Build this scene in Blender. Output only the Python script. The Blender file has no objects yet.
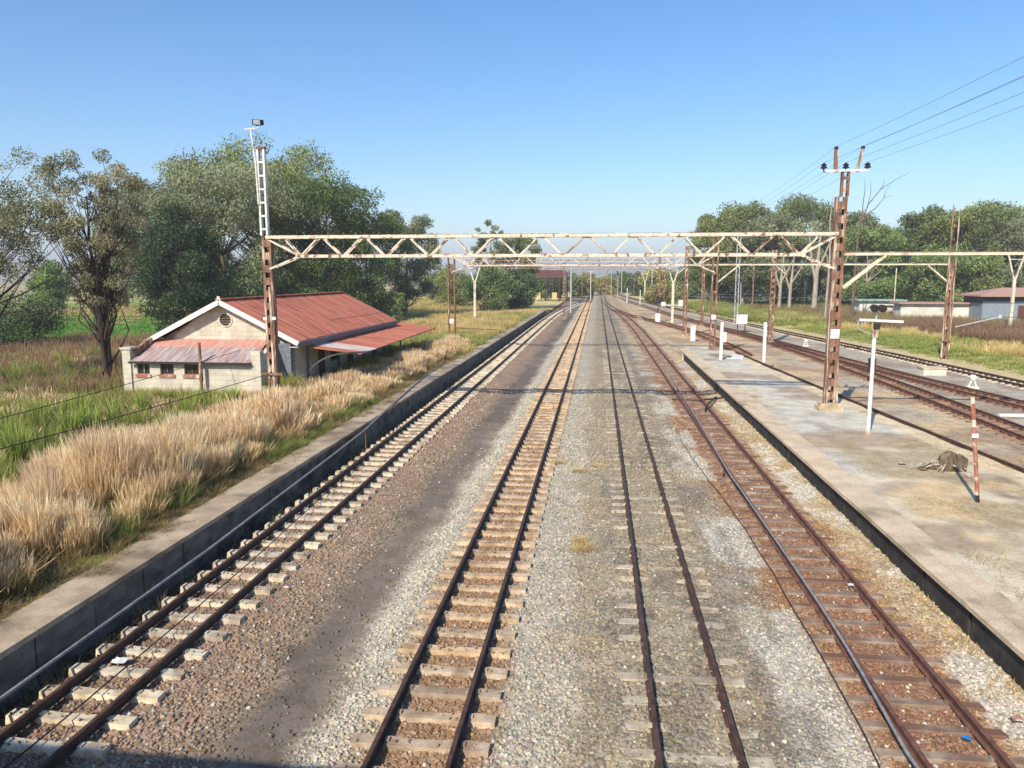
import bpy, math, random
import numpy as np
from mathutils import Vector, Matrix
R = math.radians
SC = bpy.context.scene
COL = SC.collection
rng = np.random.default_rng(7)
random.seed(7)

# ------------------------------------------------------------------ camera
F_PX = 745.0; CAM_Z = 6.78; PITCH = R(8.1732); YAW = R(6.5486)
cam_d = bpy.data.cameras.new('camera'); cam = bpy.data.objects.new('camera', cam_d); COL.objects.link(cam)
cam_d.sensor_fit = 'HORIZONTAL'; cam_d.sensor_width = 36.0; cam_d.lens = F_PX / 1024 * 36.0
cam_d.clip_start = 0.1; cam_d.clip_end = 20000
cam.location = (0, 0, CAM_Z); cam.rotation_euler = (math.pi / 2 - PITCH, 0, YAW)
SC.camera = cam
# ------------------------------------------------------------------ light
SUN_EL = R(38.5); SUN_AZ = R(201.6)          # clockwise from +Y (behind the camera, to its left)
world = bpy.data.worlds.new('World'); SC.world = world; world.use_nodes = True
nt = world.node_tree
for n in list(nt.nodes): nt.nodes.remove(n)
sky = nt.nodes.new('ShaderNodeTexSky'); sky.sky_type = 'NISHITA'; sky.sun_disc = False
sky.sun_elevation = SUN_EL; sky.sun_rotation = SUN_AZ; sky.altitude = 300
sky.air_density = 1.0; sky.dust_density = 0.8; sky.ozone_density = 2.8
bg = nt.nodes.new('ShaderNodeBackground'); bg.inputs['Strength'].default_value = 0.137
wo = nt.nodes.new('ShaderNodeOutputWorld')
hsv = nt.nodes.new('ShaderNodeHueSaturation'); hsv.inputs['Saturation'].default_value = 1.30; hsv.inputs['Hue'].default_value = 0.501
nt.links.new(sky.outputs[0], hsv.inputs['Color']); nt.links.new(hsv.outputs[0], bg.inputs[0]); nt.links.new(bg.outputs[0], wo.inputs[0])
sun_d = bpy.data.lights.new('sun', 'SUN'); sun_d.energy = 4.7; sun_d.angle = R(0.55); sun_d.color = (1.0, 0.91, 0.78)
sun = bpy.data.objects.new('sun', sun_d); COL.objects.link(sun)
sdir = Vector((math.cos(SUN_EL) * math.sin(SUN_AZ), math.cos(SUN_EL) * math.cos(SUN_AZ), math.sin(SUN_EL)))
sun.rotation_euler = sdir.to_track_quat('Z', 'Y').to_euler()
sun.location = (-20, -30, 60)
vs = SC.view_settings; vs.view_transform = 'Standard'; vs.look = 'None'; vs.gamma = 1.0; vs.exposure = 0.46
vs.use_curve_mapping = False
SC.render.engine = 'CYCLES'
SC.cycles.use_denoising = True
SC.cycles.max_bounces = 6; SC.cycles.diffuse_bounces = 3; SC.cycles.transparent_max_bounces = 8
SC.cycles.volume_bounces = 0

# ------------------------------------------------------------------ helpers
def gp(px, py, z=0.0, Y=None):
    """photo pixel -> place on the level z (or on the plane at distance Y)"""
    cy, sy, cp, sp = math.cos(YAW), math.sin(YAW), math.cos(PITCH), math.sin(PITCH)
    W = Vector((-sy * cp, cy * cp, -sp)); Rt = Vector((cy, sy, 0)); U = Rt.cross(W)
    d = W + Rt * ((px - 512) / F_PX) + U * ((384 - py) / F_PX)
    t = (Y / d.y) if Y is not None else (z - CAM_Z) / d.z
    return Vector((0, 0, CAM_Z)) + d * t

def srgb(r, g, b, k=1.0):
    f = lambda c: ((c / 255) / 12.92 if c / 255 <= 0.04045 else ((c / 255 + 0.055) / 1.055) ** 2.4)
    return (f(r) * k, f(g) * k, f(b) * k, 1.0)

class MB:
    def __init__(s): s.v = []; s.f = []
    def add(s, vs_, fs):
        o = len(s.v); s.v += [tuple(v) for v in vs_]; s.f += [tuple(i + o for i in f) for f in fs]; return s
    def box(s, x0, x1, y0, y1, z0, z1):
        return s.add([(x0,y0,z0),(x1,y0,z0),(x1,y1,z0),(x0,y1,z0),(x0,y0,z1),(x1,y0,z1),(x1,y1,z1),(x0,y1,z1)],
                     [(0,3,2,1),(4,5,6,7),(0,1,5,4),(1,2,6,5),(2,3,7,6),(3,0,4,7)])
    def bar(s, p, q, w, h, up=(0, 0, 1)):
        p, q = Vector(p), Vector(q); d = (q - p).normalized(); u = Vector(up)
        if abs(d.dot(u)) > 0.98: u = Vector((0, 1, 0))
        a = d.cross(u).normalized(); b = a.cross(d).normalized()
        a *= w / 2; b *= h / 2
        return s.add([p-a-b, p+a-b, p+a+b, p-a+b, q-a-b, q+a-b, q+a+b, q-a+b],
                     [(0,1,2,3),(7,6,5,4),(0,4,5,1),(1,5,6,2),(2,6,7,3),(3,7,4,0)])
    def angle(s, p, q, w, t, up=(0, 0, 1), flip=1):
        """an L-section bar"""
        p, q = Vector(p), Vector(q); d = (q - p).normalized(); u = Vector(up)
        if abs(d.dot(u)) > 0.98: u = Vector((0, 1, 0))
        a = d.cross(u).normalized() * flip; b = a.cross(d).normalized() * flip
        prof = [(0, 0), (w, 0), (w, t), (t, t), (t, w), (0, w)]
        vs_ = [P + a * (x - w / 2) + b * (y - w / 2) for P in (p, q) for x, y in prof]
        n = 6
        return s.add(vs_, [tuple(range(n)), tuple(range(2*n-1, n-1, -1))] + [(i, i + n, (i+1) % n + n, (i+1) % n) for i in range(n)])
    def tube(s, pts, rad, n=8, caps=True):
        pts = [Vector(p) for p in pts]; m = len(pts)
        if not hasattr(rad, '__len__'): rad = [rad] * m
        vs_ = []; ref = None
        for i, p in enumerate(pts):
            d = (pts[min(i+1, m-1)] - pts[max(i-1, 0)]).normalized()
            if ref is None: ref = Vector((0, 0, 1)) if abs(d.z) < 0.9 else Vector((1, 0, 0))
            a = d.cross(ref).normalized(); b = a.cross(d).normalized(); ref = b
            for k in range(n):
                t = 2 * math.pi * k / n; vs_.append(p + (a * math.cos(t) + b * math.sin(t)) * rad[i])
        fs = [(i*n+k, i*n+(k+1) % n, (i+1)*n+(k+1) % n, (i+1)*n+k) for i in range(m-1) for k in range(n)]
        if caps: fs += [tuple(range(n-1, -1, -1)), tuple(range((m-1)*n, m*n))]
        return s.add(vs_, fs)
    def sweep(s, prof, path):
        """prof: list (u,v) closed; path: list of (x,y,z); u across to the right, v up"""
        n = len(prof); m = len(path); vs_ = []
        P = [Vector(p) for p in path]
        for i, p in enumerate(P):
            d = (P[min(i+1, m-1)] - P[max(i-1, 0)]); d.z = 0; d.normalize(); r_ = Vector((d.y, -d.x, 0))
            vs_ += [p + r_ * u + Vector((0, 0, v)) for u, v in prof]
        fs = [(i*n+k, (i+1)*n+k, (i+1)*n+(k+1) % n, i*n+(k+1) % n) for i in range(m-1) for k in range(n)]
        fs += [tuple(range(n)), tuple(range(m*n-1, (m-1)*n-1, -1))]
        return s.add(vs_, fs)
    def lathe(s, prof, c, n=12):
        vs_ = [(c[0] + r*math.cos(2*math.pi*k/n), c[1] + r*math.sin(2*math.pi*k/n), c[2] + z) for r, z in prof for k in range(n)]
        m = len(prof)
        fs = [(i*n+k, i*n+(k+1) % n, (i+1)*n+(k+1) % n, (i+1)*n+k) for i in range(m-1) for k in range(n)]
        fs += [tuple(range(n-1, -1, -1)), tuple(range((m-1)*n, m*n))]
        return s.add(vs_, fs)
    def build(s, name, m, parent=None, world_=True, smooth=False):
        me = bpy.data.meshes.new(name)
        o = bpy.data.objects.new(name, me); COL.objects.link(o)
        off = Vector((0, 0, 0))
        if parent is not None:
            o.parent = parent; p = parent
            if world_:
                while p is not None: off += p.location; p = p.parent
        me.from_pydata([tuple(Vector(v) - off) for v in s.v], [], s.f); me.update()
        if m: me.materials.append(m)
        if smooth: me.shade_smooth()
        return o

def mesh_np(name, V, Fc, m, parent=None, cols=None, smooth=False):
    V = np.asarray(V, dtype=np.float32).reshape(-1, 3); Fc = np.asarray(Fc, dtype=np.int32); n, k = Fc.shape
    me = bpy.data.meshes.new(name)
    me.vertices.add(len(V)); me.vertices.foreach_set('co', V.ravel())
    me.loops.add(n * k); me.loops.foreach_set('vertex_index', Fc.ravel())
    me.polygons.add(n); me.polygons.foreach_set('loop_start', np.arange(0, n * k, k, dtype=np.int32))
    me.update(calc_edges=True)
    if cols is not None:
        at = me.color_attributes.new('Col', 'FLOAT_COLOR', 'POINT')
        c = np.asarray(cols, dtype=np.float32)
        if c.shape[1] == 3: c = np.hstack([c, np.ones((len(c), 1), np.float32)])
        at.data.foreach_set('color', c.ravel())
    if m: me.materials.append(m)
    if smooth: me.shade_smooth()
    o = bpy.data.objects.new(name, me); COL.objects.link(o)
    if parent: o.parent = parent
    return o

def tag(o, label=None, cat=None, group=None, kind=None):
    if label: o['label'] = label
    if cat: o['category'] = cat
    if group: o['group'] = group
    if kind: o['kind'] = kind
    return o
def thing(name, label, cat, loc=(0, 0, 0), rz=0.0, group=None):
    o = bpy.data.objects.new(name, None); COL.objects.link(o); o.empty_display_size = 0.3
    o.location = loc; o.rotation_euler = (0, 0, rz)
    return tag(o, label, cat, group)
def copy_thing(src, loc, rz=0.0, label=None, sc=None):
    def rec(o, par):
        c = o.copy(); COL.objects.link(c); c.parent = par
        for ch in o.children: rec(ch, c)
        return c
    c = rec(src, None); c.location = loc; c.rotation_euler = (0, 0, rz)
    if sc: c.scale = (sc, sc, sc)
    if label: c['label'] = label
    return c

# value noise for colouring the ground
def _h(i, j, s):
    n = (i.astype(np.int64) * 374761393 + j.astype(np.int64) * 668265263 + s * 974711) & 0xffffffff
    n = ((n ^ (n >> 13)) * 1274126177) & 0xffffffff
    return ((n ^ (n >> 16)) & 0xffff) / 65535.0
def vnoise(x, y, sc, s=0, oct_=3):
    out = 0; amp = 1; tot = 0
    for o in range(oct_):
        X = x * sc * 2**o; Y = y * sc * 2**o
        i = np.floor(X); j = np.floor(Y); u = X - i; v = Y - j; u = u*u*(3-2*u); v = v*v*(3-2*v)
        a = _h(i, j, s+o); b = _h(i+1, j, s+o); c = _h(i, j+1, s+o); d = _h(i+1, j+1, s+o)
        out = out + amp * ((a*(1-u)+b*u)*(1-v) + (c*(1-u)+d*u)*v); tot += amp; amp *= 0.55
    return out / tot
def sm(a, b, x):
    t = np.clip((x - a) / (b - a), 0, 1); return t*t*(3-2*t)

# ------------------------------------------------------------------ materials
def new_mat(name):
    m = bpy.data.materials.new(name); m.use_nodes = True
    n = m.node_tree; b = n.nodes['Principled BSDF']; return m, n, b
def pm(name, c1, c2=None, c3=None, scale=3.0, t=0.5, w=0.12, rough=0.75, bump=0.3, bscale=40.0, stretch=(1, 1, 1), spec=0.3, metal=0.0, fine=0.25, vary=0.0):
    """painted / rusty / dirty surface: c1 and c2 mottled, patches of c3 over them"""
    m, n, b = new_mat(name); N = n.nodes; L = n.links
    geo = N.new('ShaderNodeNewGeometry'); mp = N.new('ShaderNodeMapping'); mp.inputs['Scale'].default_value = stretch
    L.new(geo.outputs['Position'], mp.inputs['Vector'])
    def noise(sc_, det=4):
        q = N.new('ShaderNodeTexNoise'); q.inputs['Scale'].default_value = sc_; q.inputs['Detail'].default_value = det
        L.new(mp.outputs[0], q.inputs['Vector']); return q.outputs['Fac']
    def mix(f, a, bb):
        q = N.new('ShaderNodeMix'); q.data_type = 'RGBA'; L.new(f, q.inputs[0])
        for s_, v in ((6, a), (7, bb)):
            if isinstance(v, tuple): q.inputs[s_].default_value = v
            else: L.new(v, q.inputs[s_])
        return q.outputs[2]
    def ramp(f, lo, hi):
        q = N.new('ShaderNodeMapRange'); q.inputs[1].default_value = lo; q.inputs[2].default_value = hi; q.interpolation_type = 'SMOOTHSTEP'
        L.new(f, q.inputs[0]); return q.outputs[0]
    c2 = c2 or tuple(x * 0.75 for x in c1[:3]) + (1,)
    col = mix(ramp(noise(scale * 2.3, 5), 0.35, 0.65), c1, c2)
    if c3: col = mix(ramp(noise(scale, 6), t - w, t + w), col, c3)
    fn = noise(bscale, 3)
    if fine:
        hs = N.new('ShaderNodeHueSaturation'); mr = N.new('ShaderNodeMapRange')
        mr.inputs[1].default_value = 0.3; mr.inputs[2].default_value = 0.7; mr.inputs[3].default_value = 1 - fine; mr.inputs[4].default_value = 1 + fine
        L.new(fn, mr.inputs[0]); L.new(mr.outputs[0], hs.inputs['Value']); L.new(col, hs.inputs['Color']); col = hs.outputs[0]
    if vary:
        oi = N.new('ShaderNodeObjectInfo'); h2 = N.new('ShaderNodeHueSaturation'); m2 = N.new('ShaderNodeMapRange')
        m2.inputs[3].default_value = 1 - vary; m2.inputs[4].default_value = 1 + vary * .6; L.new(oi.outputs['Random'], m2.inputs[0])
        L.new(m2.outputs[0], h2.inputs['Value']); L.new(m2.outputs[0], h2.inputs['Saturation']); L.new(col, h2.inputs['Color']); col = h2.outputs[0]
    L.new(col, b.inputs['Base Color']); b.inputs['Roughness'].default_value = rough
    b.inputs['Specular IOR Level'].default_value = spec; b.inputs['Metallic'].default_value = metal
    if bump:
        bp = N.new('ShaderNodeBump'); bp.inputs['Strength'].default_value = bump; bp.inputs['Distance'].default_value = 0.01
        L.new(fn, bp.inputs['Height']); L.new(bp.outputs[0], b.inputs['Normal'])
    return m
def attr_mat(name, rough=0.9, trans=0.0, spec=0.2):
    m, n, b = new_mat(name); N = n.nodes; L = n.links
    a = N.new('ShaderNodeVertexColor'); a.layer_name = 'Col'
    L.new(a.outputs[0], b.inputs['Base Color']); b.inputs['Roughness'].default_value = rough
    b.inputs['Specular IOR Level'].default_value = spec
    if trans:
        tr = N.new('ShaderNodeBsdfTranslucent'); L.new(a.outputs[0], tr.inputs[0]); mx = N.new('ShaderNodeMixShader'); mx.inputs[0].default_value = trans
        L.new(b.outputs[0], mx.inputs[1]); L.new(tr.outputs[0], mx.inputs[2]); L.new(mx.outputs[0], N['Material Output'].inputs[0])
    return m
def ground_mat():
    m, n, b = new_mat('ground'); N = n.nodes; L = n.links
    a = N.new('ShaderNodeVertexColor'); a.layer_name = 'Col'
    geo = N.new('ShaderNodeNewGeometry')
    def vor(sc_):
        v = N.new('ShaderNodeTexVoronoi'); v.inputs['Scale'].default_value = sc_; L.new(geo.outputs['Position'], v.inputs['Vector']); return v
    v1 = vor(17.0); v2 = vor(4.0)
    sep = N.new('ShaderNodeSeparateColor'); L.new(v1.outputs['Color'], sep.inputs[0])
    nz = N.new('ShaderNodeTexNoise'); nz.inputs['Scale'].default_value = 1.4; nz.inputs['Detail'].default_value = 8; nz.inputs['Roughness'].default_value = 0.65
    L.new(geo.outputs['Position'], nz.inputs['Vector'])
    def mr(src, lo, hi, a0=0.0, a1=1.0):
        q = N.new('ShaderNodeMapRange'); q.inputs[1].default_value = a0; q.inputs[2].default_value = a1; q.inputs[3].default_value = lo; q.inputs[4].default_value = hi; L.new(src, q.inputs[0]); return q.outputs[0]
    def math_(op, x, y):
        q = N.new('ShaderNodeMath'); q.operation = op
        for i, s_ in enumerate((x, y)):
            if isinstance(s_, (int, float)): q.inputs[i].default_value = s_
            else: L.new(s_, q.inputs[i])
        return q.outputs[0]
    st = mr(sep.outputs[0], 0.58, 1.42)                      # each stone's own brightness
    stm = N.new('ShaderNodeMix'); stm.data_type = 'FLOAT'; stm.inputs[2].default_value = 1.0; L.new(a.outputs['Alpha'], stm.inputs[0]); L.new(st, stm.inputs[3])
    big = mr(nz.outputs['Fac'], 0.72, 1.28, 0.3, 0.7)
    val = math_('MULTIPLY', stm.outputs[0], big)
    hue = N.new('ShaderNodeHueSaturation'); L.new(a.outputs[0], hue.inputs['Color']); L.new(val, hue.inputs['Value'])
    L.new(mr(sep.outputs[1], 0.75, 1.3), hue.inputs['Saturation'])
    L.new(hue.outputs[0], b.inputs['Base Color']); b.inputs['Roughness'].default_value = 0.95; b.inputs['Specular IOR Level'].default_value = 0.15
    hgt = math_('MULTIPLY', math_('SUBTRACT', 1.0, v1.outputs['Distance']), a.outputs['Alpha'])
    hgt = math_('ADD', hgt, math_('MULTIPLY', nz.outputs['Fac'], 0.6))
    bp = N.new('ShaderNodeBump'); bp.inputs['Strength'].default_value = 0.7; bp.inputs['Distance'].default_value = 0.022
    L.new(hgt, bp.inputs['Height']); L.new(bp.outputs[0], b.inputs['Normal'])
    return m
M = {}
RUST = srgb(124, 92, 72); RUST2 = srgb(84, 52, 38); CREAM = srgb(214, 203, 178); WHITE = srgb(228, 226, 218)
M['ground'] = ground_mat()
M['veg'] = attr_mat('leaves_and_blades', 0.75, 0.45)
M['leaf'] = attr_mat('tree_leaves', 0.6, 0.30, 0.3)
M['stone'] = attr_mat('stones', 0.9)
M['bark'] = pm('bark', srgb(120, 104, 86), srgb(84, 70, 56), scale=1.5, stretch=(3, 3, 0.5), bump=0.6, bscale=14)
M['pale_bark'] = pm('pale_bark', srgb(178, 168, 150), srgb(138, 126, 108), scale=1.2, stretch=(3, 3, 0.5), bump=0.4, bscale=12)
M['dark_bark'] = pm('dark_bark', srgb(74, 60, 50), srgb(52, 42, 35), scale=1.5, stretch=(3, 3, 0.5), bump=0.6, bscale=14)
M['rail_rust'] = pm('rail_rust', srgb(86, 64, 54), srgb(64, 48, 42), scale=2, rough=0.65, bscale=60)
M['rail_red'] = pm('rail_red', srgb(118, 84, 70), srgb(94, 66, 56), scale=2, rough=0.7, bscale=60)
M['rail_top'] = pm('rail_top', srgb(120, 108, 104), srgb(98, 84, 80), scale=1, rough=0.4, spec=0.5, bscale=60, stretch=(1, .1, 1))
M['sleeper_pale'] = pm('sleeper_pale', srgb(214, 202, 176), srgb(192, 178, 150), srgb(150, 132, 108), scale=2.2, t=0.56, vary=.16, bump=0.4, bscale=50)
M['sleeper_tan'] = pm('sleeper_tan', srgb(202, 180, 150), srgb(180, 156, 124), srgb(150, 126, 98), scale=2.0, t=0.55, vary=.15, bump=0.4, bscale=50)
M['sleeper_buried'] = pm('sleeper_buried', srgb(200, 188, 162), srgb(178, 164, 138), srgb(148, 134, 112), scale=2.2, t=0.52, bump=0.4, bscale=50, vary=.15)
M['sleeper_steel'] = pm('sleeper_steel', srgb(158, 142, 124), srgb(128, 112, 96), srgb(112, 84, 68), scale=1.1, t=0.5, bump=0.4, bscale=40)
M['sleeper_rusty'] = pm('sleeper_rusty', srgb(124, 92, 70), srgb(102, 72, 56), srgb(150, 118, 84), scale=1.0, t=0.56, bump=0.4, bscale=40)
M['concrete'] = pm('concrete', srgb(208, 188, 158), srgb(192, 172, 144), srgb(150, 134, 108), scale=0.8, t=0.64, bump=0.4, bscale=30)
M['coping'] = pm('coping', srgb(182, 164, 138), srgb(160, 142, 118), srgb(124, 108, 88), scale=0.8, t=0.56, bump=0.4, bscale=30)
M['wall_grey'] = pm('wall_grey', srgb(122, 116, 106), srgb(98, 93, 86), srgb(62, 58, 52), scale=0.9, t=0.58, bump=0.4, bscale=25, stretch=(1, 1, 2))
M['wall_black'] = pm('wall_black', srgb(58, 57, 56), srgb(42, 41, 41), srgb(80, 75, 68), scale=1.4, t=0.62, bump=0.3, bscale=25)
M['rust'] = pm('rust', srgb(140, 104, 84), srgb(106, 78, 64), srgb(190, 168, 146), scale=1.6, t=0.60, w=0.06, stretch=(3, 3, 0.6), rough=0.85)
M['cream_rust'] = pm('cream_rust', srgb(216, 206, 186), srgb(196, 182, 160), RUST, scale=2.2, t=0.60, w=0.05, stretch=(1.6, 3, 1.2), rough=0.7)
M['mast_paint'] = pm('mast_paint', srgb(206, 196, 178), srgb(168, 144, 120), RUST, scale=1.6, t=0.5, w=0.07, stretch=(4, 4, 0.5), rough=0.8)
M['cream'] = pm('cream', srgb(218, 208, 186), srgb(198, 186, 162), srgb(158, 128, 100), scale=1.6, t=0.62, rough=0.7)
M['white'] = pm('white_paint', WHITE, srgb(206, 204, 196), srgb(170, 158, 140), scale=2.5, t=0.68, rough=0.6, fine=0.08)
M['red_paint'] = pm('red_paint', srgb(166, 116, 98), srgb(150, 92, 74), srgb(206, 190, 174), scale=3, t=0.58, w=.05, rough=0.7)
M['dark_metal'] = pm('dark_metal', srgb(54, 52, 50), srgb(40, 38, 37), rough=0.5)
M['black_rubber'] = pm('cable_black', srgb(52, 46, 42), srgb(40, 36, 34), rough=0.6)
M['conduit'] = pm('conduit_grey', srgb(146, 144, 144), srgb(122, 120, 120), rough=0.5)
M['wire_grey'] = pm('wire_grey', srgb(120, 122, 126), srgb(100, 102, 106), rough=0.6)
M['galv'] = pm('galvanised', srgb(196, 200, 204), srgb(170, 174, 178), rough=0.5, metal=0.2)
M['roof_red'] = pm('roof_red', srgb(208, 130, 98), srgb(190, 110, 84), srgb(150, 88, 64), scale=0.9, t=0.57, w=.10, bump=0.25, bscale=3.0, stretch=(0.5, 4, 0.5), rough=0.75, fine=0.07)
M['roof_pale_red'] = pm('roof_pale_red', srgb(196, 142, 124), srgb(176, 118, 102), srgb(170, 150, 140), scale=1.2, t=0.58, bump=0.5, bscale=3.0, stretch=(4, 0.5, 0.5), rough=0.75, fine=0.07)
M['roof_faded'] = pm('roof_faded', srgb(176, 162, 156), srgb(140, 124, 122), srgb(160, 108, 96), scale=0.9, t=0.6, bump=0.5, bscale=3.0, stretch=(4, 0.5, 0.5), rough=0.75, fine=0.07)
M['roof_white'] = pm('roof_white', srgb(212, 200, 190), srgb(196, 180, 168), srgb(176, 110, 92), scale=0.6, t=0.62, rough=0.7)
M['fascia_grey'] = pm('fascia_grey', srgb(128, 130, 136), srgb(104, 104, 108), rough=0.7)
M['post_blue'] = pm('post_blue', srgb(118, 124, 132), srgb(96, 100, 108), rough=0.7)
M['maroon'] = pm('maroon_sheet', srgb(104, 68, 62), srgb(84, 54, 50), rough=0.7)
M['yellow_paint'] = pm('yellow_paint', srgb(196, 184, 130), srgb(176, 162, 112), rough=0.7)
M['shed_blue'] = pm('shed_blue', srgb(70, 78, 88), srgb(60, 68, 78), rough=0.7)
M['shed_pale'] = pm('shed_pale', srgb(138, 148, 156), srgb(122, 132, 140), rough=0.7)
M['wall_pale'] = pm('wall_pale', srgb(216, 214, 200), srgb(196, 192, 176), srgb(160, 150, 130), scale=0.4, t=0.62, rough=0.85)
M['roof_pink'] = pm('roof_pink', srgb(176, 142, 126), srgb(160, 124, 108), rough=0.8)
M['roof_green'] = pm('roof_green', srgb(150, 176, 158), srgb(130, 156, 140), rough=0.8)
M['litter_blue'] = pm('litter_blue', srgb(60, 130, 190), rough=0.5)
def glass_mat():
    m, n, b = new_mat('window_glass'); b.inputs['Base Color'].default_value = (0.03, 0.035, 0.03, 1); b.inputs['Roughness'].default_value = 0.12; return m
M['glass'] = glass_mat()
def block_wall():
    m, n, b = new_mat('block_wall'); N = n.nodes; L = n.links
    geo = N.new('ShaderNodeNewGeometry'); sp = N.new('ShaderNodeSeparateXYZ'); cb = N.new('ShaderNodeCombineXYZ')
    L.new(geo.outputs['Position'], sp.inputs[0])
    ad = N.new('ShaderNodeMath'); ad.operation = 'ADD'; L.new(sp.outputs[0], ad.inputs[0]); L.new(sp.outputs[1], ad.inputs[1])
    L.new(ad.outputs[0], cb.inputs[0]); L.new(sp.outputs[2], cb.inputs[1])
    br = N.new('ShaderNodeTexBrick'); L.new(cb.outputs[0], br.inputs['Vector'])
    br.inputs['Scale'].default_value = 1.0; br.inputs['Brick Width'].default_value = 0.62; br.inputs['Row Height'].default_value = 0.27
    br.inputs['Mortar Size'].default_value = 0.014; br.inputs['Mortar Smooth'].default_value = 0.4
    br.inputs['Color1'].default_value = srgb(204, 197, 180); br.inputs['Color2'].default_value = srgb(188, 180, 162); br.inputs['Mortar'].default_value = srgb(182, 170, 146)
    nz = N.new('ShaderNodeTexNoise'); nz.inputs['Scale'].default_value = 1.3; nz.inputs['Detail'].default_value = 8; L.new(geo.outputs['Position'], nz.inputs['Vector'])
    mr = N.new('ShaderNodeMapRange'); mr.inputs[1].default_value = 0.3; mr.inputs[2].default_value = 0.7; mr.inputs[3].default_value = 0.78; mr.inputs[4].default_value = 1.08; L.new(nz.outputs[0], mr.inputs[0])
    hs = N.new('ShaderNodeHueSaturation'); L.new(br.outputs['Color'], hs.inputs['Color']); L.new(mr.outputs[0], hs.inputs['Value'])
    L.new(hs.outputs[0], b.inputs['Base Color']); b.inputs['Roughness'].default_value = 0.9
    bp = N.new('ShaderNodeBump'); bp.inputs['Strength'].default_value = 0.4; bp.inputs['Distance'].default_value = 0.02; bp.invert = True
    L.new(br.outputs['Fac'], bp.inputs['Height']); L.new(bp.outputs[0], b.inputs['Normal'])
    return m
M['block'] = block_wall()

# ------------------------------------------------------------------ the lie of the land
PLAT = 0.80
XB = np.array([-9.6, -9.5, -9.2, -8.9, -7.0, -6.2, -5.4, -4.3, -3.8, -3.4, -1.5, -0.6, 0.0, 0.6, 1.5, 2.6, 3.4, 4.2, 6.1, 6.5, 6.95, 7.2])
ZB = np.array([-.22, -.22, -.18, -.06, -.06, -.10, -.14, -.13, -.03, -.055, -.055, -.03, .0, .035, .04, .035, .02, -.035, -.035, .03, .14, .14])
PB = [(-10, 15.3), (14, 14.0), (24, 13.35), (37, 12.45), (52, 11.6), (66, 11.0), (72, 10.8)]      # back edge of the island platform
def xback(y): return np.interp(y, [p[0] for p in PB], [p[1] for p in PB])
def zg(x, y):
    x = np.asarray(x, float); y = np.asarray(y, float)
    z = np.interp(x, XB, ZB)
    z = np.where(x > 7.2, 0.14 * (1 - sm(7.2, 9.5, x)) * (y < 62) - 0.03, z)
    # far away everything levels out
    z = np.where(x < -9.69, 0, z)
    left = (PLAT - 0.05) * (1 - sm(108, 150, y)) * (1 - 0.45 * sm(14.5, 17, -x) - 0.5 * sm(22, 33, -x))
    z = np.where(x < -9.69, left + 0.10 * (vnoise(x, y, 0.25, 5) - .5) * sm(10.6, 14, -x), z)
    z = z + np.where((x > 28), 0.35 * (vnoise(x, y, 0.06, 9) - .5) * sm(28, 40, x), 0)
    z = z + np.where((x < -34), 0.6 * (vnoise(x, y, 0.03, 9) - .5) * sm(34, 60, -x), 0)
    z = z + 0.012 * (vnoise(x, y, 2.2, 3) - .5) + 0.02 * (vnoise(x, y, 5.0, 13, 2) - .5) * (np.abs(x) < 9.5)
    return z
def C(r, g, b): return np.array(srgb(r, g, b)[:3])
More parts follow.
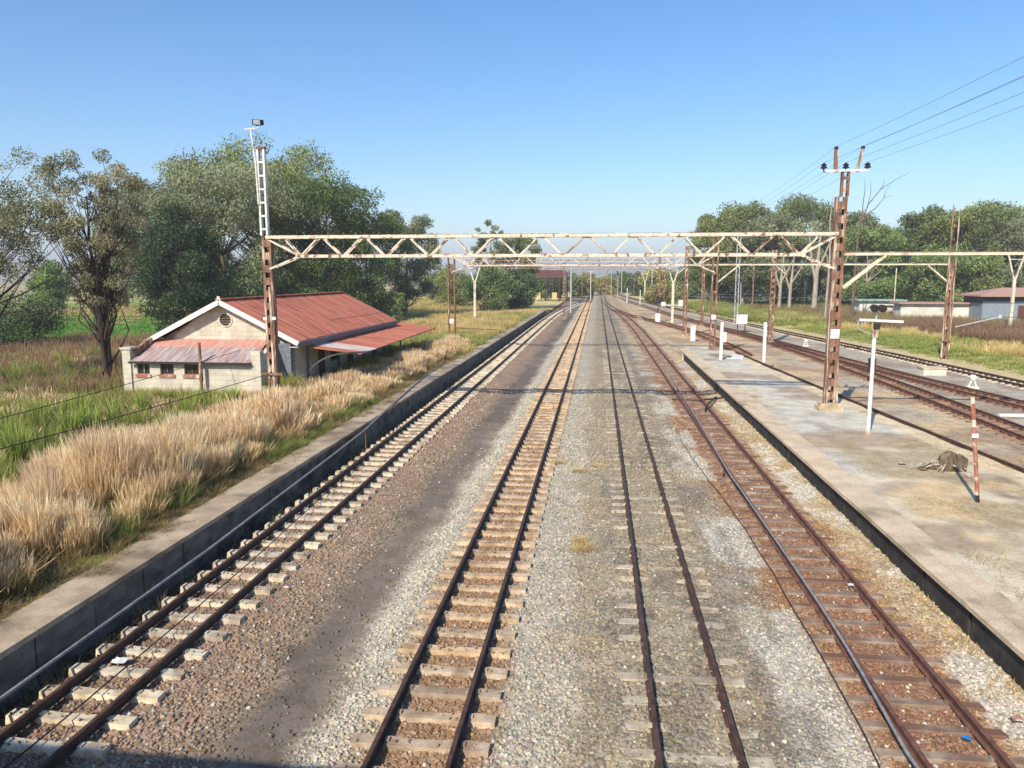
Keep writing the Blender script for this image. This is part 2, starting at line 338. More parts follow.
def gcol(x, y):
    """colour of the soil, stones and turf lying at x, y, plus painted shade by the left wall; alpha = how stony"""
    x = np.asarray(x, float); y = np.asarray(y, float)
    w = x + 0.7 * (vnoise(x, y, 0.45, 21) - .5) + 0.25 * (vnoise(x, y, 2.0, 22) - .5)
    ks = [(-9.5, C(70, 62, 54)), (-8.95, C(88, 76, 64)), (-8.7, C(122, 100, 82)), (-8.0, C(142, 120, 100)), (-6.9, C(148, 126, 106)), (-6.1, C(146, 126, 106)), (-5.4, C(128, 114, 98)),  # leftmost soil tones darkened to stand in for the left platform's shadow
          (-4.9, C(118, 106, 94)), (-4.35, C(140, 128, 112)), (-4.0, C(178, 170, 152)), (-3.5, C(174, 164, 144)), (-3.1, C(148, 120, 94)), (-1.7, C(150, 122, 96)),
          (-1.35, C(168, 160, 142)), (-0.5, C(166, 157, 139)), (-0.1, C(150, 138, 116)), (0.5, C(152, 140, 119)), (1.0, C(148, 138, 118)), (2.1, C(148, 138, 118)),
          (2.8, C(140, 130, 114)), (3.4, C(146, 132, 112)), (3.9, C(150, 118, 88)), (4.6, C(142, 110, 88)), (5.7, C(142, 110, 88)), (6.15, C(158, 128, 98)), (6.6, C(172, 156, 130)), (7.2, C(166, 152, 128)), (9, C(150, 140, 122))]
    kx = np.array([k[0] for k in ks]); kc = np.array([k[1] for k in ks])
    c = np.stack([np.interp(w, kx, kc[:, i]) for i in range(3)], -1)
    a = np.where(x > -9.69, 0.95, 0.12)
    def blend(c, col, f): return c * (1 - f[..., None]) + col * f[..., None]
    # trodden dark path
    f = sm(-5.6, -5.2, w) * (1 - sm(-4.6, -4.2, w)); a = a - 0.7 * f
    c = blend(c, C(104, 95, 86), f * 0.9 * sm(.30, .55, vnoise(x, y * .3, 0.8, 31)))
    # pale crushed stone beside the rusty track
    f = sm(2.7, 3.1, x) * (1 - sm(3.9, 4.3, x)) * sm(0.50, 0.58, vnoise(x, y, 0.55, 41)); c = blend(c, C(180, 176, 162), f * .8)
    f = sm(6.0, 6.3, x) * (1 - sm(6.8, 7.0, x)) * sm(0.46, 0.56, vnoise(x, y, 0.5, 43)); c = blend(c, C(190, 184, 170), f * .8)
    f = sm(6.0, 6.3, x) * (1 - sm(7.2, 7.4, x)) * sm(0.52, 0.6, vnoise(x, y, 0.7, 44)); c = blend(c, C(170, 150, 118), f * .7)
    f = sm(-1.2, -.6, x) * (1 - sm(3.4, 3.9, x)) * sm(0.5, 0.66, vnoise(x, y, 0.9, 45)); c = blend(c, C(158, 138, 110), f * .45)
    f = sm(-.2, .2, x) * (1 - sm(3.4, 3.6, x)) * sm(0.52, 0.68, vnoise(x, y * .4, 1.4, 46)); c = blend(c, C(118, 110, 98), f * .6)
    # beyond 60 m the rusty bed gives way to tan and grey
    f = sm(50, 80, y) * sm(3.0, 3.6, x) * (1 - sm(6.8, 8, x)); c = blend(c, C(176, 156, 126), f * .7)
    # yard right of the platform
    yr = (x > 7.2)
    yard = np.stack([np.full_like(x, v) for v in C(170, 158, 138)], -1)
    yard = blend(yard, C(190, 168, 134), sm(.30, .45, vnoise(x, y, 0.25, 51)) * (1 - sm(17.0, 18.0, x - .0 * y)))
    yard = blend(yard, C(166, 158, 142), sm(19.5, 20.5, x + (y - 40) * .06) * .8)
    yard = blend(yard, C(132, 104, 84), sm(.5, .66, vnoise(x, y, 0.35, 52)) * .5)
    c = np.where(yr[..., None], yard, c); a = np.where(yr, 0.6, a)
    # verge and scrub beyond the last track
    d = x - (29.6 - 0.073 * (y - 25) - 0.04 * np.clip(y - 75, 0, 80) + 0.02 * np.clip(y - 150, 0, 400))
    vg = np.stack([np.full_like(x, v) for v in C(190, 172, 128)], -1)
    vg = blend(vg, C(132, 140, 74), sm(2.0, 5.0, d + 3 * (vnoise(x, y, .1, 61) - .5)))
    vg = blend(vg, C(178, 158, 104), sm(.5, .58, vnoise(x, y, .07, 62)) * sm(4, 6, d) * .8)
    vg = blend(vg, C(116, 92, 72), sm(14, 20, d + 8 * (vnoise(x, y, .06, 63) - .5)) * .8)
    vg = blend(vg, C(100, 112, 62), sm(26, 40, d) * .8)
    f = sm(-0.4, 0.8, d); c = blend(c, vg, f); a = a * (1 - f) + 0.05 * f
    # left: platform top, weeds, reeds and meadow
    lf = np.stack([np.full_like(x, v) for v in C(120, 104, 72)], -1)
    lf = blend(lf, C(104, 108, 58), sm(.42, .6, vnoise(x, y, .35, 71)))
    lf = blend(lf, C(140, 118, 88), sm(.5, .65, vnoise(x, y, .2, 72)))
    # reed band, then bright meadow, then tan field
    yy = y + 10 * (vnoise(x, y, .05, 73) - .5)
    q = sm(26, 32, -x)
    lf = blend(lf, C(112, 86, 66), q * sm(40, 46, yy) * (1 - sm(62, 70, yy)))
    lf = blend(lf, C(98, 142, 62), q * sm(64, 70, yy) * (1 - sm(98, 108, yy)))
    lf = blend(lf, C(178, 158, 108), sm(98, 108, yy) * (1 - sm(118, 124, yy)) * .8)
    lf = blend(lf, C(120, 142, 66), sm(118, 126, yy) * sm(.4, .6, vnoise(x, y, .03, 74)))
    lf = blend(lf, C(186, 168, 116), sm(120, 140, yy) * sm(.45, .6, vnoise(x, y * 2.5, .02, 75)))
    lf = blend(lf, C(196, 182, 130), (1 - sm(15, 30, -x)) * sm(70, 90, y) * sm(.35, .6, vnoise(x, y * 2, .05, 76)))
    f = (x < -9.69).astype(float); c = blend(c, lf, f)
    # the far veld
    far = blend(np.stack([np.full_like(x, v) for v in C(170, 152, 116)], -1), C(132, 136, 84), sm(.45, .62, vnoise(x, y * 2, .006, 81)))
    f = sm(260, 420, y); c = blend(c, far, f); a = a * (1 - f)
    f = sm(160, 260, np.abs(x)); c = blend(c, far, f * .8)
    return np.concatenate([np.clip(c, 0, 1), np.clip(a, 0, 1)[..., None]], -1)

def axis(segs):
    out = [segs[0][0]]
    for a0, a1, st0, st1 in segs:
        x = a0; 
        while x < a1 - 1e-6:
            t = (x - a0) / (a1 - a0); x = min(a1, x + st0 * (st1 / st0) ** t); out.append(x)
    return np.array(out)
xs = axis([(0, 9.6, .13, .13)]); xs = np.concatenate([-xs[::-1][:-1], xs])
xr = axis([(9.6, 40, .3, .6), (40, 200, .9, 8), (200, 4300, 10, 400)])[1:]
xs = np.concatenate([-xr[::-1], xs[xs >= -9.6], xr]); xs = np.sort(np.concatenate([xs, [-9.56, -9.66, -9.72]]))
ys = axis([(-30, 6, 3, .5), (6, 40, .14, .3), (40, 120, .35, 1.0), (120, 400, 1.2, 8), (400, 4400, 10, 300)])
GX, GY = np.meshgrid(xs, ys)
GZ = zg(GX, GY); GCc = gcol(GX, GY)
nx, ny = len(xs), len(ys)
idx = np.arange(nx * ny).reshape(ny, nx)
Fq = np.stack([idx[:-1, :-1], idx[:-1, 1:], idx[1:, 1:], idx[1:, :-1]], -1).reshape(-1, 4)
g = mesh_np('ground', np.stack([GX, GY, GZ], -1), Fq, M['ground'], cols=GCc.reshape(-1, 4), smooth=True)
tag(g, 'gravel, soil and meadow ground of the station yard', kind='structure')

# hills on the horizon
def hills():
    n = 240; az = np.linspace(R(-62), R(62), n)
    rows = []
    for k, (rad, hf) in enumerate([(2600, 0.0), (3000, .25), (3400, .6), (3800, .9), (4000, 1.0), (4200, .7)]):
        h = 30 + 42 * vnoise(az * 6, az * 0, 1.0, 91, 4) + 14 * vnoise(az * 30, az * 0 + 3, 1.0, 92, 3)
        h = h * (1.0 + 0.4 * sm(R(10), R(40), np.abs(az)))
        rows.append(np.stack([rad * np.sin(az), rad * np.cos(az), h * hf - 1.0 + 0 * az], -1))
    V = np.stack(rows); id_ = np.arange(V.shape[0] * n).reshape(-1, n)
    Fh = np.stack([id_[:-1, :-1], id_[:-1, 1:], id_[1:, 1:], id_[1:, :-1]], -1).reshape(-1, 4)
    m = pm('hill_veld', srgb(160, 144, 112), srgb(128, 128, 88), srgb(104, 110, 76), scale=0.004, t=.55, bump=0, bscale=.02)
    tag(mesh_np('hills', V, Fh, m, smooth=True), 'low hazy hills along the horizon', kind='structure')
hills()

# loose stones on the track bed (near part, where single stones show)
def ico():
    t = (1 + 5 ** .5) / 2
    v = np.array([(-1, t, 0), (1, t, 0), (-1, -t, 0), (1, -t, 0), (0, -1, t), (0, 1, t), (0, -1, -t), (0, 1, -t), (t, 0, -1), (t, 0, 1), (-t, 0, -1), (-t, 0, 1)], float)
    v /= np.linalg.norm(v[0])
    f = np.array([(0,11,5),(0,5,1),(0,1,7),(0,7,10),(0,10,11),(1,5,9),(5,11,4),(11,10,2),(10,7,6),(7,1,8),(3,9,4),(3,4,2),(3,2,6),(3,6,8),(3,8,9),(4,9,5),(2,4,11),(6,2,10),(8,6,7),(9,8,1)])
    return v, f
def stones(name, label, n, y0, y1, x0, x1, smin, smax, keep=None, zoff=0.0, colf=None, zf=None):
    iv, fc = ico()
    x = rng.uniform(x0, x1, n); y = y0 + (y1 - y0) * rng.uniform(0, 1, n) ** 1.5
    if keep is not None:
        k = keep(x, y); x, y = x[k], y[k]; n = len(x)
    s = smin + (smax * 1.25 - smin) * rng.uniform(0, 1, n) ** 1.6
    base = iv[None] * (1 + rng.uniform(-.42, .42, (n, 12, 1)))
    base = base * (s[:, None, None] * rng.uniform(.65, 1.15, (n, 1, 3)))
    th = rng.uniform(0, 6.283, n); ph = rng.uniform(-.7, .7, n)
    c, s_ = np.cos(th)[:, None], np.sin(th)[:, None]; X = base[..., 0] * c - base[..., 1] * s_; Yv = base[..., 0] * s_ + base[..., 1] * c
    Z = base[..., 2] * .75; c, s_ = np.cos(ph)[:, None], np.sin(ph)[:, None]; X, Z = X * c - Z * s_, X * s_ + Z * c
    z = (zf or zg)(x, y) + s * .15 + zoff
    V = np.stack([X + x[:, None], Yv + y[:, None], Z + z[:, None]], -1)
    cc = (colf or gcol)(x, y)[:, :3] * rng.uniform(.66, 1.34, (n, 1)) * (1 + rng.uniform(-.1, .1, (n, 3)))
    cc = np.where(rng.uniform(size=(n, 1)) < .05, C(190, 184, 168) * rng.uniform(.8, 1.1, (n, 1)), cc)
    cols = np.repeat(np.clip(cc, 0, .85), 12, 0)
    Fi = (fc[None] + (np.arange(n) * 12)[:, None, None]).reshape(-1, 3)
    return tag(mesh_np(name, V, Fi, M['stone'], cols=cols), label, kind='stuff')
def keep_st(x, y):
    path = (x > -5.5) & (x < -4.3)
    dens = np.where(path, .12, 1.0) * np.where((x > -9.4) & (x < -8.9), .5, 1)
    dens = dens * np.where((x > -.3) & (x < 3.2), .6, 1)
    return rng.uniform(size=len(x)) < dens
stones('track_ballast', 'crushed stone ballast lying along the tracks', 66000, 8.2, 26, -9.4, 7.0, .014, .039, keep_st)
stones('distant_ballast', 'coarse ballast stones lying further along the tracks', 26000, 26, 48, -9.4, 7.0, .03, .05, keep_st)

def spill():
    # stones kicked up onto the sleepers
    n = 2600; k = rng.integers(8, 60, n); tr_ = rng.integers(0, 2, n)
    y = 2 + .7 * k + np.where(tr_ == 0, .17, .14) + rng.uniform(-.1, .1, n); dx = rng.uniform(-1.0, 1.0, n); x = np.where(tr_ == 0, -8.0, -2.5) + dx
    ok = (np.abs(np.abs(dx) - .567) > .10) & (rng.uniform(size=n) < .35 + .65 * vnoise(x, y, .9, 195)); x, y = x[ok], y[ok]; m = len(x)
    iv, fc = ico(); s = rng.uniform(.012, .034, m); V = iv[None] * (1 + rng.uniform(-.28, .28, (m, 12, 1))) * (s[:, None, None] * rng.uniform(.65, 1.1, (m, 1, 3)))
    V = V + np.stack([x, y, .03 + s * .5], -1)[:, None]
    cc = gcol(x, y)[:, :3] * rng.uniform(.6, 1.4, (m, 1))
    tag(mesh_np('spilled_stones', V, (fc[None] + (np.arange(m) * 12)[:, None, None]).reshape(-1, 3), M['stone'], cols=np.repeat(np.clip(cc, 0, .85), 12, 0)), 'stones kicked up onto the concrete sleepers', kind='stuff')
spill()
# ------------------------------------------------------------------ railway tracks
def resample(pts, step):
    P = [Vector((p[0], p[1], 0)) for p in pts]
    # Catmull-Rom through the points, then equal steps
    fine = []
    for i in range(len(P) - 1):
        a, b, c, d = P[max(i-1, 0)], P[i], P[i+1], P[min(i+2, len(P)-1)]
        for k in range(24):
            t = k / 24; fine.append(.5 * ((2*b) + (c-a)*t + (2*a-5*b+4*c-d)*t*t + (3*b-a-3*c+d)*t**3))
    fine.append(P[-1])
    out = [fine[0]]; acc = 0; nxt = step(fine[0].y)
    for i in range(1, len(fine)):
        a, b = fine[i-1], fine[i]; L_ = (b - a).length; s0 = 0
        while acc + (L_ - s0) >= nxt:
            s0 += nxt - acc; acc = 0; p = a + (b - a) * (s0 / L_); out.append(p); nxt = step(p.y)
        acc += L_ - s0
    out.append(fine[-1])
    return out
RAIL = [(-.062, 0), (.062, 0), (.062, .012), (.010, .028), (.010, .120), (.034, .132), (.034, .160), (.024, .165), (-.024, .165), (-.034, .160), (-.034, .132), (-.010, .120), (-.010, .028), (-.062, .012)]
HG = 0.567
def sleeper_mesh(kind, seed):
    rr = random.Random(seed); b = MB()
    if kind in ('pale', 'tan', 'buried'):
        L_ = 1.03
        st = [(-L_, .13, .0), (-.72, .145, .008), (-.45, .135, .0), (-.2, .115, -.012), (.2, .115, -.012), (.45, .135, .0), (.72, .145, .008), (L_, .13, .0)]
        vs_ = []
        for x, w, z in st: vs_ += [(x, -w, -.16), (x, w, -.16), (x, w * .8, z), (x, -w * .8, z)]
        n = len(st)
        fs = [(i*4+k, (i+1)*4+k, (i+1)*4+(k+1) % 4, i*4+(k+1) % 4) for i in range(n-1) for k in range(4)] + [(3, 2, 1, 0), (n*4-4, n*4-3, n*4-2, n*4-1)]
        b.add(vs_, [f[::-1] for f in fs])
        for sx in (-HG, HG):
            for d in (-.085, .085): b.box(sx + d - .03, sx + d + .03, -.05, .05, .0, .035)
    else:
        L_ = 1.05; z1 = -.01 if kind == 'steel' else 0.0
        b.add([(-L_, -.12, -.15), (L_, -.12, -.15), (L_, .12, -.15), (-L_, .12, -.15), (-L_, -.10, z1 - .02), (L_, -.10, z1 - .02), (L_, .10, z1 - .02), (-L_, .10, z1 - .02),
               (-L_ + .06, -.08, z1), (L_ - .06, -.08, z1), (L_ - .06, .08, z1), (-L_ + .06, .08, z1)],
              [(0,3,2,1), (0,1,5,4), (1,2,6,5), (2,3,7,6), (3,0,4,7), (4,5,9,8), (5,6,10,9), (6,7,11,10), (7,4,8,11), (8,9,10,11)])
        for sx in (-HG, HG):
            for d in (-.08, .08): b.box(sx + d - .025, sx + d + .025, -.04, .04, z1, z1 + .03)
    return b
PROTO = {}
def track(label, pts, kind, sleeper_z, sl_drop=0.0, sl_jit=.004, spacing=.7, phase=0.0, near_parts=100, sl_to=200, rail_mat='rail_rust', stop=None, rail_from=None, group='railway tracks'):
    t = thing('railway_track', label, 'railway track', (pts[0][0], pts[0][1], 0), 0, group)
    path = resample(pts, lambda y: 1.2 if y < 60 else (3 if y < 200 else 10))
    def off(path, d, z):
        out = []
        for i, p in enumerate(path):
            e = path[min(i+1, len(path)-1)] - path[max(i-1, 0)]; e.normalize(); out.append((p.x + e.y * d, p.y - e.x * d, z))
        return out
    rz = sleeper_z
    for sgn in (-1, 1):
        MB().sweep(RAIL, off(path, sgn * HG, rz)).build('rail', M[rail_mat], t)
        # the running surface, a shade more polished than the rusty sides
    key = kind
    if key not in PROTO:
        me = bpy.data.meshes.new('sleeper'); b = sleeper_mesh(kind, 3); me.from_pydata(b.v, [], b.f); me.update(); me.materials.append(M['sleeper_' + kind]); PROTO[key] = (me, b)
    me, b = PROTO[key]
    sp = resample(pts, lambda y: spacing)
    cnt = 0; rest = MB()
    for i, p in enumerate(sp[1:-1]):
        if p.y > sl_to: break
        e = (sp[i+2] - sp[i]).normalized(); ang = math.atan2(-e.x, e.y)
        if rng.uniform() < .0: continue
        y_ = p.y + phase; dz = rng.normal() * sl_jit - sl_drop; ang += rng.normal() * .008; sh = rng.normal() * .012
        if y_ < 7.5: continue
        loc = Vector((p.x + sh, y_, sleeper_z + dz))
        if cnt < near_parts:
            o = bpy.data.objects.new('sleeper', me); COL.objects.link(o); o.parent = t
            o.location = loc - t.location; o.rotation_euler = (rng.normal() * .01, rng.normal() * .004, ang)
        else:
            mt = Matrix.Translation(loc) @ Matrix.Rotation(ang, 4, 'Z'); rest.add([mt @ Vector(v) for v in b.v], b.f)
        cnt += 1
    if rest.v:
        o = rest.build('sleepers_further_on', M['sleeper_' + kind], t); o['kind'] = 'stuff'
    return t
RZ = 0.03
track('track on pale concrete sleepers right beside the grassy left platform', [(-8.0, 2), (-8.0, 60), (-8.0, 118), (-7.4, 150), (-5.4, 190), (-3.3, 230), (-2.55, 270), (-2.5, 300)], 'pale', RZ, phase=.17)
track('track on tan rust-dusted concrete sleepers, second from the left platform', [(-2.5, 2), (-2.5, 60), (-2.5, 200), (-2.4, 400), (-2.0, 700), (0, 1100)], 'tan', RZ, phase=.14)
track('track whose sleepers are almost buried in grey brown ballast', [(1.52, 2), (1.52, 60), (1.52, 200), (1.5, 400), (1.6, 700), (3, 1100)], 'buried', RZ + .012, sl_drop=.001, sl_jit=.011, phase=.2, sl_to=70)
track('reddish rusty track beside the black walled platform on the right', [(5.15, 2), (5.15, 60), (5.1, 96), (4.4, 130), (3.0, 165), (1.9, 200), (1.52, 240)], 'steel', RZ, phase=.0, rail_mat='rail_red', sl_to=160)
track('linking track crossing from the yard to the buried track', [(12.7, 66), (12.7, 76), (12.0, 92), (8.8, 116), (5.2, 137), (2.8, 170), (1.6, 215), (1.52, 260)], 'rusty', RZ, near_parts=60, rail_mat='rail_red', sl_to=150)
track('rusty yard track nearest the platform back edge', [(18.0, 18), (18.4, 34), (18.7, 50), (18.5, 66), (17.6, 84), (15.6, 106)], 'rusty', RZ, near_parts=90, rail_mat='rail_red', sl_to=110)
track('dark rusty yard track that the nearer one runs into', [(24.9, 25), (22.4, 41.5), (20.2, 60), (18.0, 84), (15.0, 113), (12.5, 145), (8, 220), (4.6, 320), (3.8, 500), (4.5, 900)], 'rusty', RZ, near_parts=90, rail_mat='rail_red', sl_to=150)
track('rightmost track on pale sleepers along the grass verge', [(28.6, 25), (26.8, 49), (24.7, 75), (21.7, 104), (17.6, 150), (13, 205), (8, 300), (6.5, 500), (7, 900)], 'pale', RZ, near_parts=90, rail_mat='rail_rust', sl_to=150)

# ------------------------------------------------------------------ platforms
def left_platform():
    t = thing('station_platform', 'grass-grown left platform with worn concrete edge and grey panel wall', 'platform', (-9.5, 20, 0))
    # wall panels with joints, coping slabs
    w = MB(); y = -6.0; k = 0
    while y < 138:
        L_ = 1.55; w.box(-9.64, -9.53 + .006 * ((k * 7) % 3), y, y + L_ - .035, -.3, PLAT - .11); y += L_; k += 1
    w.box(-9.75, -9.62, -6, 138, -.3, PLAT - .12)
    w.build('panel_wall', M['wall_grey'], t)
    c = MB(); y = -6.0; k = 0
    r_ = random.Random(3)
    while y < 138:
        L_ = 3.1; dx = r_.uniform(-.012, .012); dz = r_.uniform(-.012, .008)
        c.box(-10.36 + dx, -9.46 + dx, y, y + L_ - .015, PLAT - .11, PLAT + dz); y += L_
    c.build('coping', M['coping'], t)
    MB().box(-10.2, -9.4, 138, 141, -.2, .4).build('end_ramp', M['coping'], t)
left_platform()

def platcol(x, y):
    c = np.stack([np.full_like(x, v) for v in C(196, 184, 160)], -1)
    def bl(c, col, f): return c * (1 - f[..., None]) + col * f[..., None]
    c = bl(c, C(184, 178, 164), sm(.44, .56, vnoise(x, y, .16, 101)))                     # old grey tar
    yn = y + 7 * (vnoise(x, y, .25, 109) - .5) + 2 * (vnoise(x, y, 1.2, 110) - .5); c = bl(c, C(192, 187, 172), sm(26.5, 30, yn) * (1 - sm(56, 62, yn)) * sm(8.0, 8.5, x) * sm(.25, .4, vnoise(x, y, .3, 108)) * .85)
    c = bl(c, C(140, 112, 90), sm(.52, .64, vnoise(x, y, .28, 102)) * .6)                    # brown earth
    n = vnoise(x, y, .5, 103)
    c = bl(c, C(166, 150, 122), sm(8.2, 9.0, x) * (1 - sm(25, 30, y + 6 * (vnoise(x, y, .3, 119) - .5))) * sm(.40, .55, n) * .85)  # dead weeds
    c = bl(c, C(142, 126, 104), sm(8.4, 9.4, x) * (1 - sm(25, 28, y)) * sm(.55, .66, vnoise(x, y, .8, 104)) * .7)
    c = bl(c, C(198, 176, 138), sm(7.8, 8.4, x) * (1 - sm(24, 30, y)) * sm(.56, .64, vnoise(x, y, .45, 105)) * .8)
    c = bl(c, C(110, 92, 80), sm(.6, .7, vnoise(x, y, .22, 106)) * .6 * sm(8.3, 9, x))
    e = xback(y) - x; c = bl(c, C(206, 188, 156), (1 - sm(.9, 1.2, e)) * .85)
    a = .35 * sm(.4, .6, n)
    return np.concatenate([c, a[..., None]], -1)
def right_platform():
    t = thing('station_platform', 'bare island platform with pale edge slabs and black panel wall', 'platform', (6.9, 20, 0))
    # top surface
    yy = axis([(-4, 8, 1, .3), (8, 40, .2, .35), (40, 74, .4, .8)]); n = 46
    u = np.linspace(0, 1, n); Xb = xback(yy)[:, None]; X = 7.78 + (Xb - 7.78) * u[None]; Y = np.repeat(yy[:, None], n, 1)
    edge = np.minimum(sm(0, .05, u), 1 - sm(.96, 1, u))[None]
    Z = PLAT - .01 + .035 * (vnoise(X, Y, .5, 111) - .45) * edge * 2 - .72 * sm(61, 73, Y)
    X[:, 0] = 7.74; id_ = np.arange(X.size).reshape(X.shape)
    Ft = np.stack([id_[:-1, :-1], id_[:-1, 1:], id_[1:, 1:], id_[1:, :-1]], -1).reshape(-1, 4)
    mesh_np('surface', np.stack([X - 6.9, Y - 20, Z], -1), Ft, M['ground'], t, cols=platcol(X, Y).reshape(-1, 4), smooth=True)
    c = MB(); y = -4.0; r_ = random.Random(5)
    while y < 61.4:
        L_ = 3.1; dx = r_.uniform(-.01, .01); dz = r_.uniform(-.008, .008); c.box(6.86 + dx, 7.3, y, y + L_ - .012, PLAT - .10, PLAT + dz); c.box(7.31, 7.76, y + .2, y + L_ + .19, PLAT - .10, PLAT + dz * .5 - .004); y += L_
    c.build('coping', M['concrete'], t)
    w = MB(); y = -4.0
    while y < 61:
        w.box(6.97 + .012 * math.sin(y * 3.1), 7.08, y, y + 1.90, -.2, PLAT - .102); y += 2.0
    w.box(7.08, 7.2, -4, 62, -.2, PLAT - .105)
    w.build('panel_wall', M['wall_black'], t)
    b = MB()
    for y0, y1 in zip(yy[:-1], yy[1:]):
        if y1 < 72: b.add([(xback(y0), y0, -.2), (xback(y1), y1, -.2), (xback(y1), y1, PLAT - .03 - .72 * float(sm(61, 73, y1))), (xback(y0), y0, PLAT - .03 - .72 * float(sm(61, 73, y0)))], [(0, 1, 2, 3)])
    b.build('back_wall', M['wall_grey'], t)
    # sloping end slab
    MB().add([(6.86, 61.3, -.1), (7.76, 61.3, -.1), (7.76, 61.3, PLAT), (6.86, 61.3, PLAT), (7.0, 64, -.1), (7.9, 64, -.1), (7.9, 64, .3), (7.0, 64, .3)],
             [(3,2,6,7), (0,3,7,4), (4,7,6,5), (1,5,6,2), (0,1,2,3)]).build('end_slab', M['concrete'], t)
right_platform()
# old rail left along the back edge of the island platform
rp = resample([(15.1, -8), (13.78, 14), (13.13, 24), (12.24, 37), (11.4, 52), (10.95, 61)], lambda y: 1.5)
tag(MB().sweep(RAIL, [(p.x, p.y, PLAT - .03) for p in rp]).build('old_rail', M['rail_rust']), 'single rusty rail running along the back edge of the island platform', 'rail')
for p_ in ():
    pass

exec_later = []
# ------------------------------------------------------------------ vegetation builders
def blades(P, H, spread, n_per, width, cb, cm, ct, lean=.35, seg=3, plume=0.0, pcol=None, cvar=.2, name='grass', label=None, mat=None):
    """P: (k,3) tuft feet; H (k,) height; each tuft n_per blades"""
    k = len(P); n = k * n_per
    P = np.repeat(P, n_per, 0); H = np.repeat(H, n_per) * rng.uniform(.6, 1.05, n)
    az = rng.uniform(0, 2 * math.pi, n); rr = spread * np.sqrt(rng.uniform(0, 1, n))
    bx = P[:, 0] + rr * np.cos(az); by = P[:, 1] + rr * np.sin(az); bz = P[:, 2] - .02
    la = lean * rng.uniform(.15, 1.3, n) * H
    dirx, diry = np.cos(az + rng.normal(0, .5, n)), np.sin(az + rng.normal(0, .5, n))
    fa = rng.uniform(0, 2 * math.pi, n); sx, sy = np.cos(fa), np.sin(fa)
    ts = np.linspace(0, 1, seg + 1); V = []; Cc = []
    tc = np.repeat(rng.uniform(-1, 1, (k, 1)), n_per, 0); jit = 1 + cvar * (.7 * tc + .6 * rng.uniform(-1, 1, (n, 1)))
    isp = (rng.uniform(size=n) < plume)
    W = width * rng.uniform(.7, 1.3, n)
    for t in ts:
        x = bx + dirx * la * t ** 2; y = by + diry * la * t ** 2; z = bz + H * (t - .12 * lean * t ** 2)
        w = W * (1 - .85 * t ** 1.5)
        w = np.where(isp, np.where(t > .55, W * (2.4 if t < .95 else .6), W * .45), w)
        V.append(np.stack([np.stack([x - sx * w / 2, y - sy * w / 2, z], -1), np.stack([x + sx * w / 2, y + sy * w / 2, z], -1)], 1))
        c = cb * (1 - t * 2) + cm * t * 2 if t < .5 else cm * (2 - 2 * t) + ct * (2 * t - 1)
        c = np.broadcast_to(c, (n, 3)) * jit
        if pcol is not None and t > .5: c = np.where(isp[:, None], pcol * jit, c)
        Cc.append(np.repeat(c[:, None], 2, 1))
    V = np.concatenate(V, 1); Cc = np.concatenate(Cc, 1); m2 = 2 * (seg + 1)
    base = (np.arange(n) * m2)[:, None]
    F_ = np.concatenate([base + np.array([[2*i, 2*i+1, 2*i+3, 2*i+2]]) for i in range(seg)], 0)
    return V.reshape(-1, 3), F_, np.clip(Cc.reshape(-1, 3) * 1.35, 0.003, .93)
def grass_obj(name, label, parts, mat='veg'):
    Vs, Fs, Cs = [], [], []; o = 0
    for V, F_, Cc in parts: Vs.append(V); Fs.append(F_ + o); Cs.append(Cc); o += len(V)
    return tag(mesh_np(name, np.concatenate(Vs), np.concatenate(Fs), M[mat], cols=np.concatenate(Cs)), label, 'grass', kind='stuff')
def scatter(n, x0, x1, y0, y1, pw=1.0, keep=None):
    x = rng.uniform(x0, x1, n); y = y0 + (y1 - y0) * rng.uniform(0, 1, n) ** pw
    if keep is not None: k = keep(x, y); x, y = x[k], y[k]
    return np.stack([x, y, zg(x, y)], -1)
GB = 1.45; TAN = C(198, 172, 128); TAND = C(170, 142, 98); STRAW = C(208, 184, 140); PINK = C(210, 184, 150); GRN = C(112, 122, 66); GRND = C(84, 92, 52); GRNB = C(134, 148, 80)
BX0, BX1, BY0 = -25.6, -13.0, 36.5       # station building footprint (kept clear)
def clear(x, y): return ~((x > -25.6) & (x < -15.9) & (y > 36.6) & (y < 60))

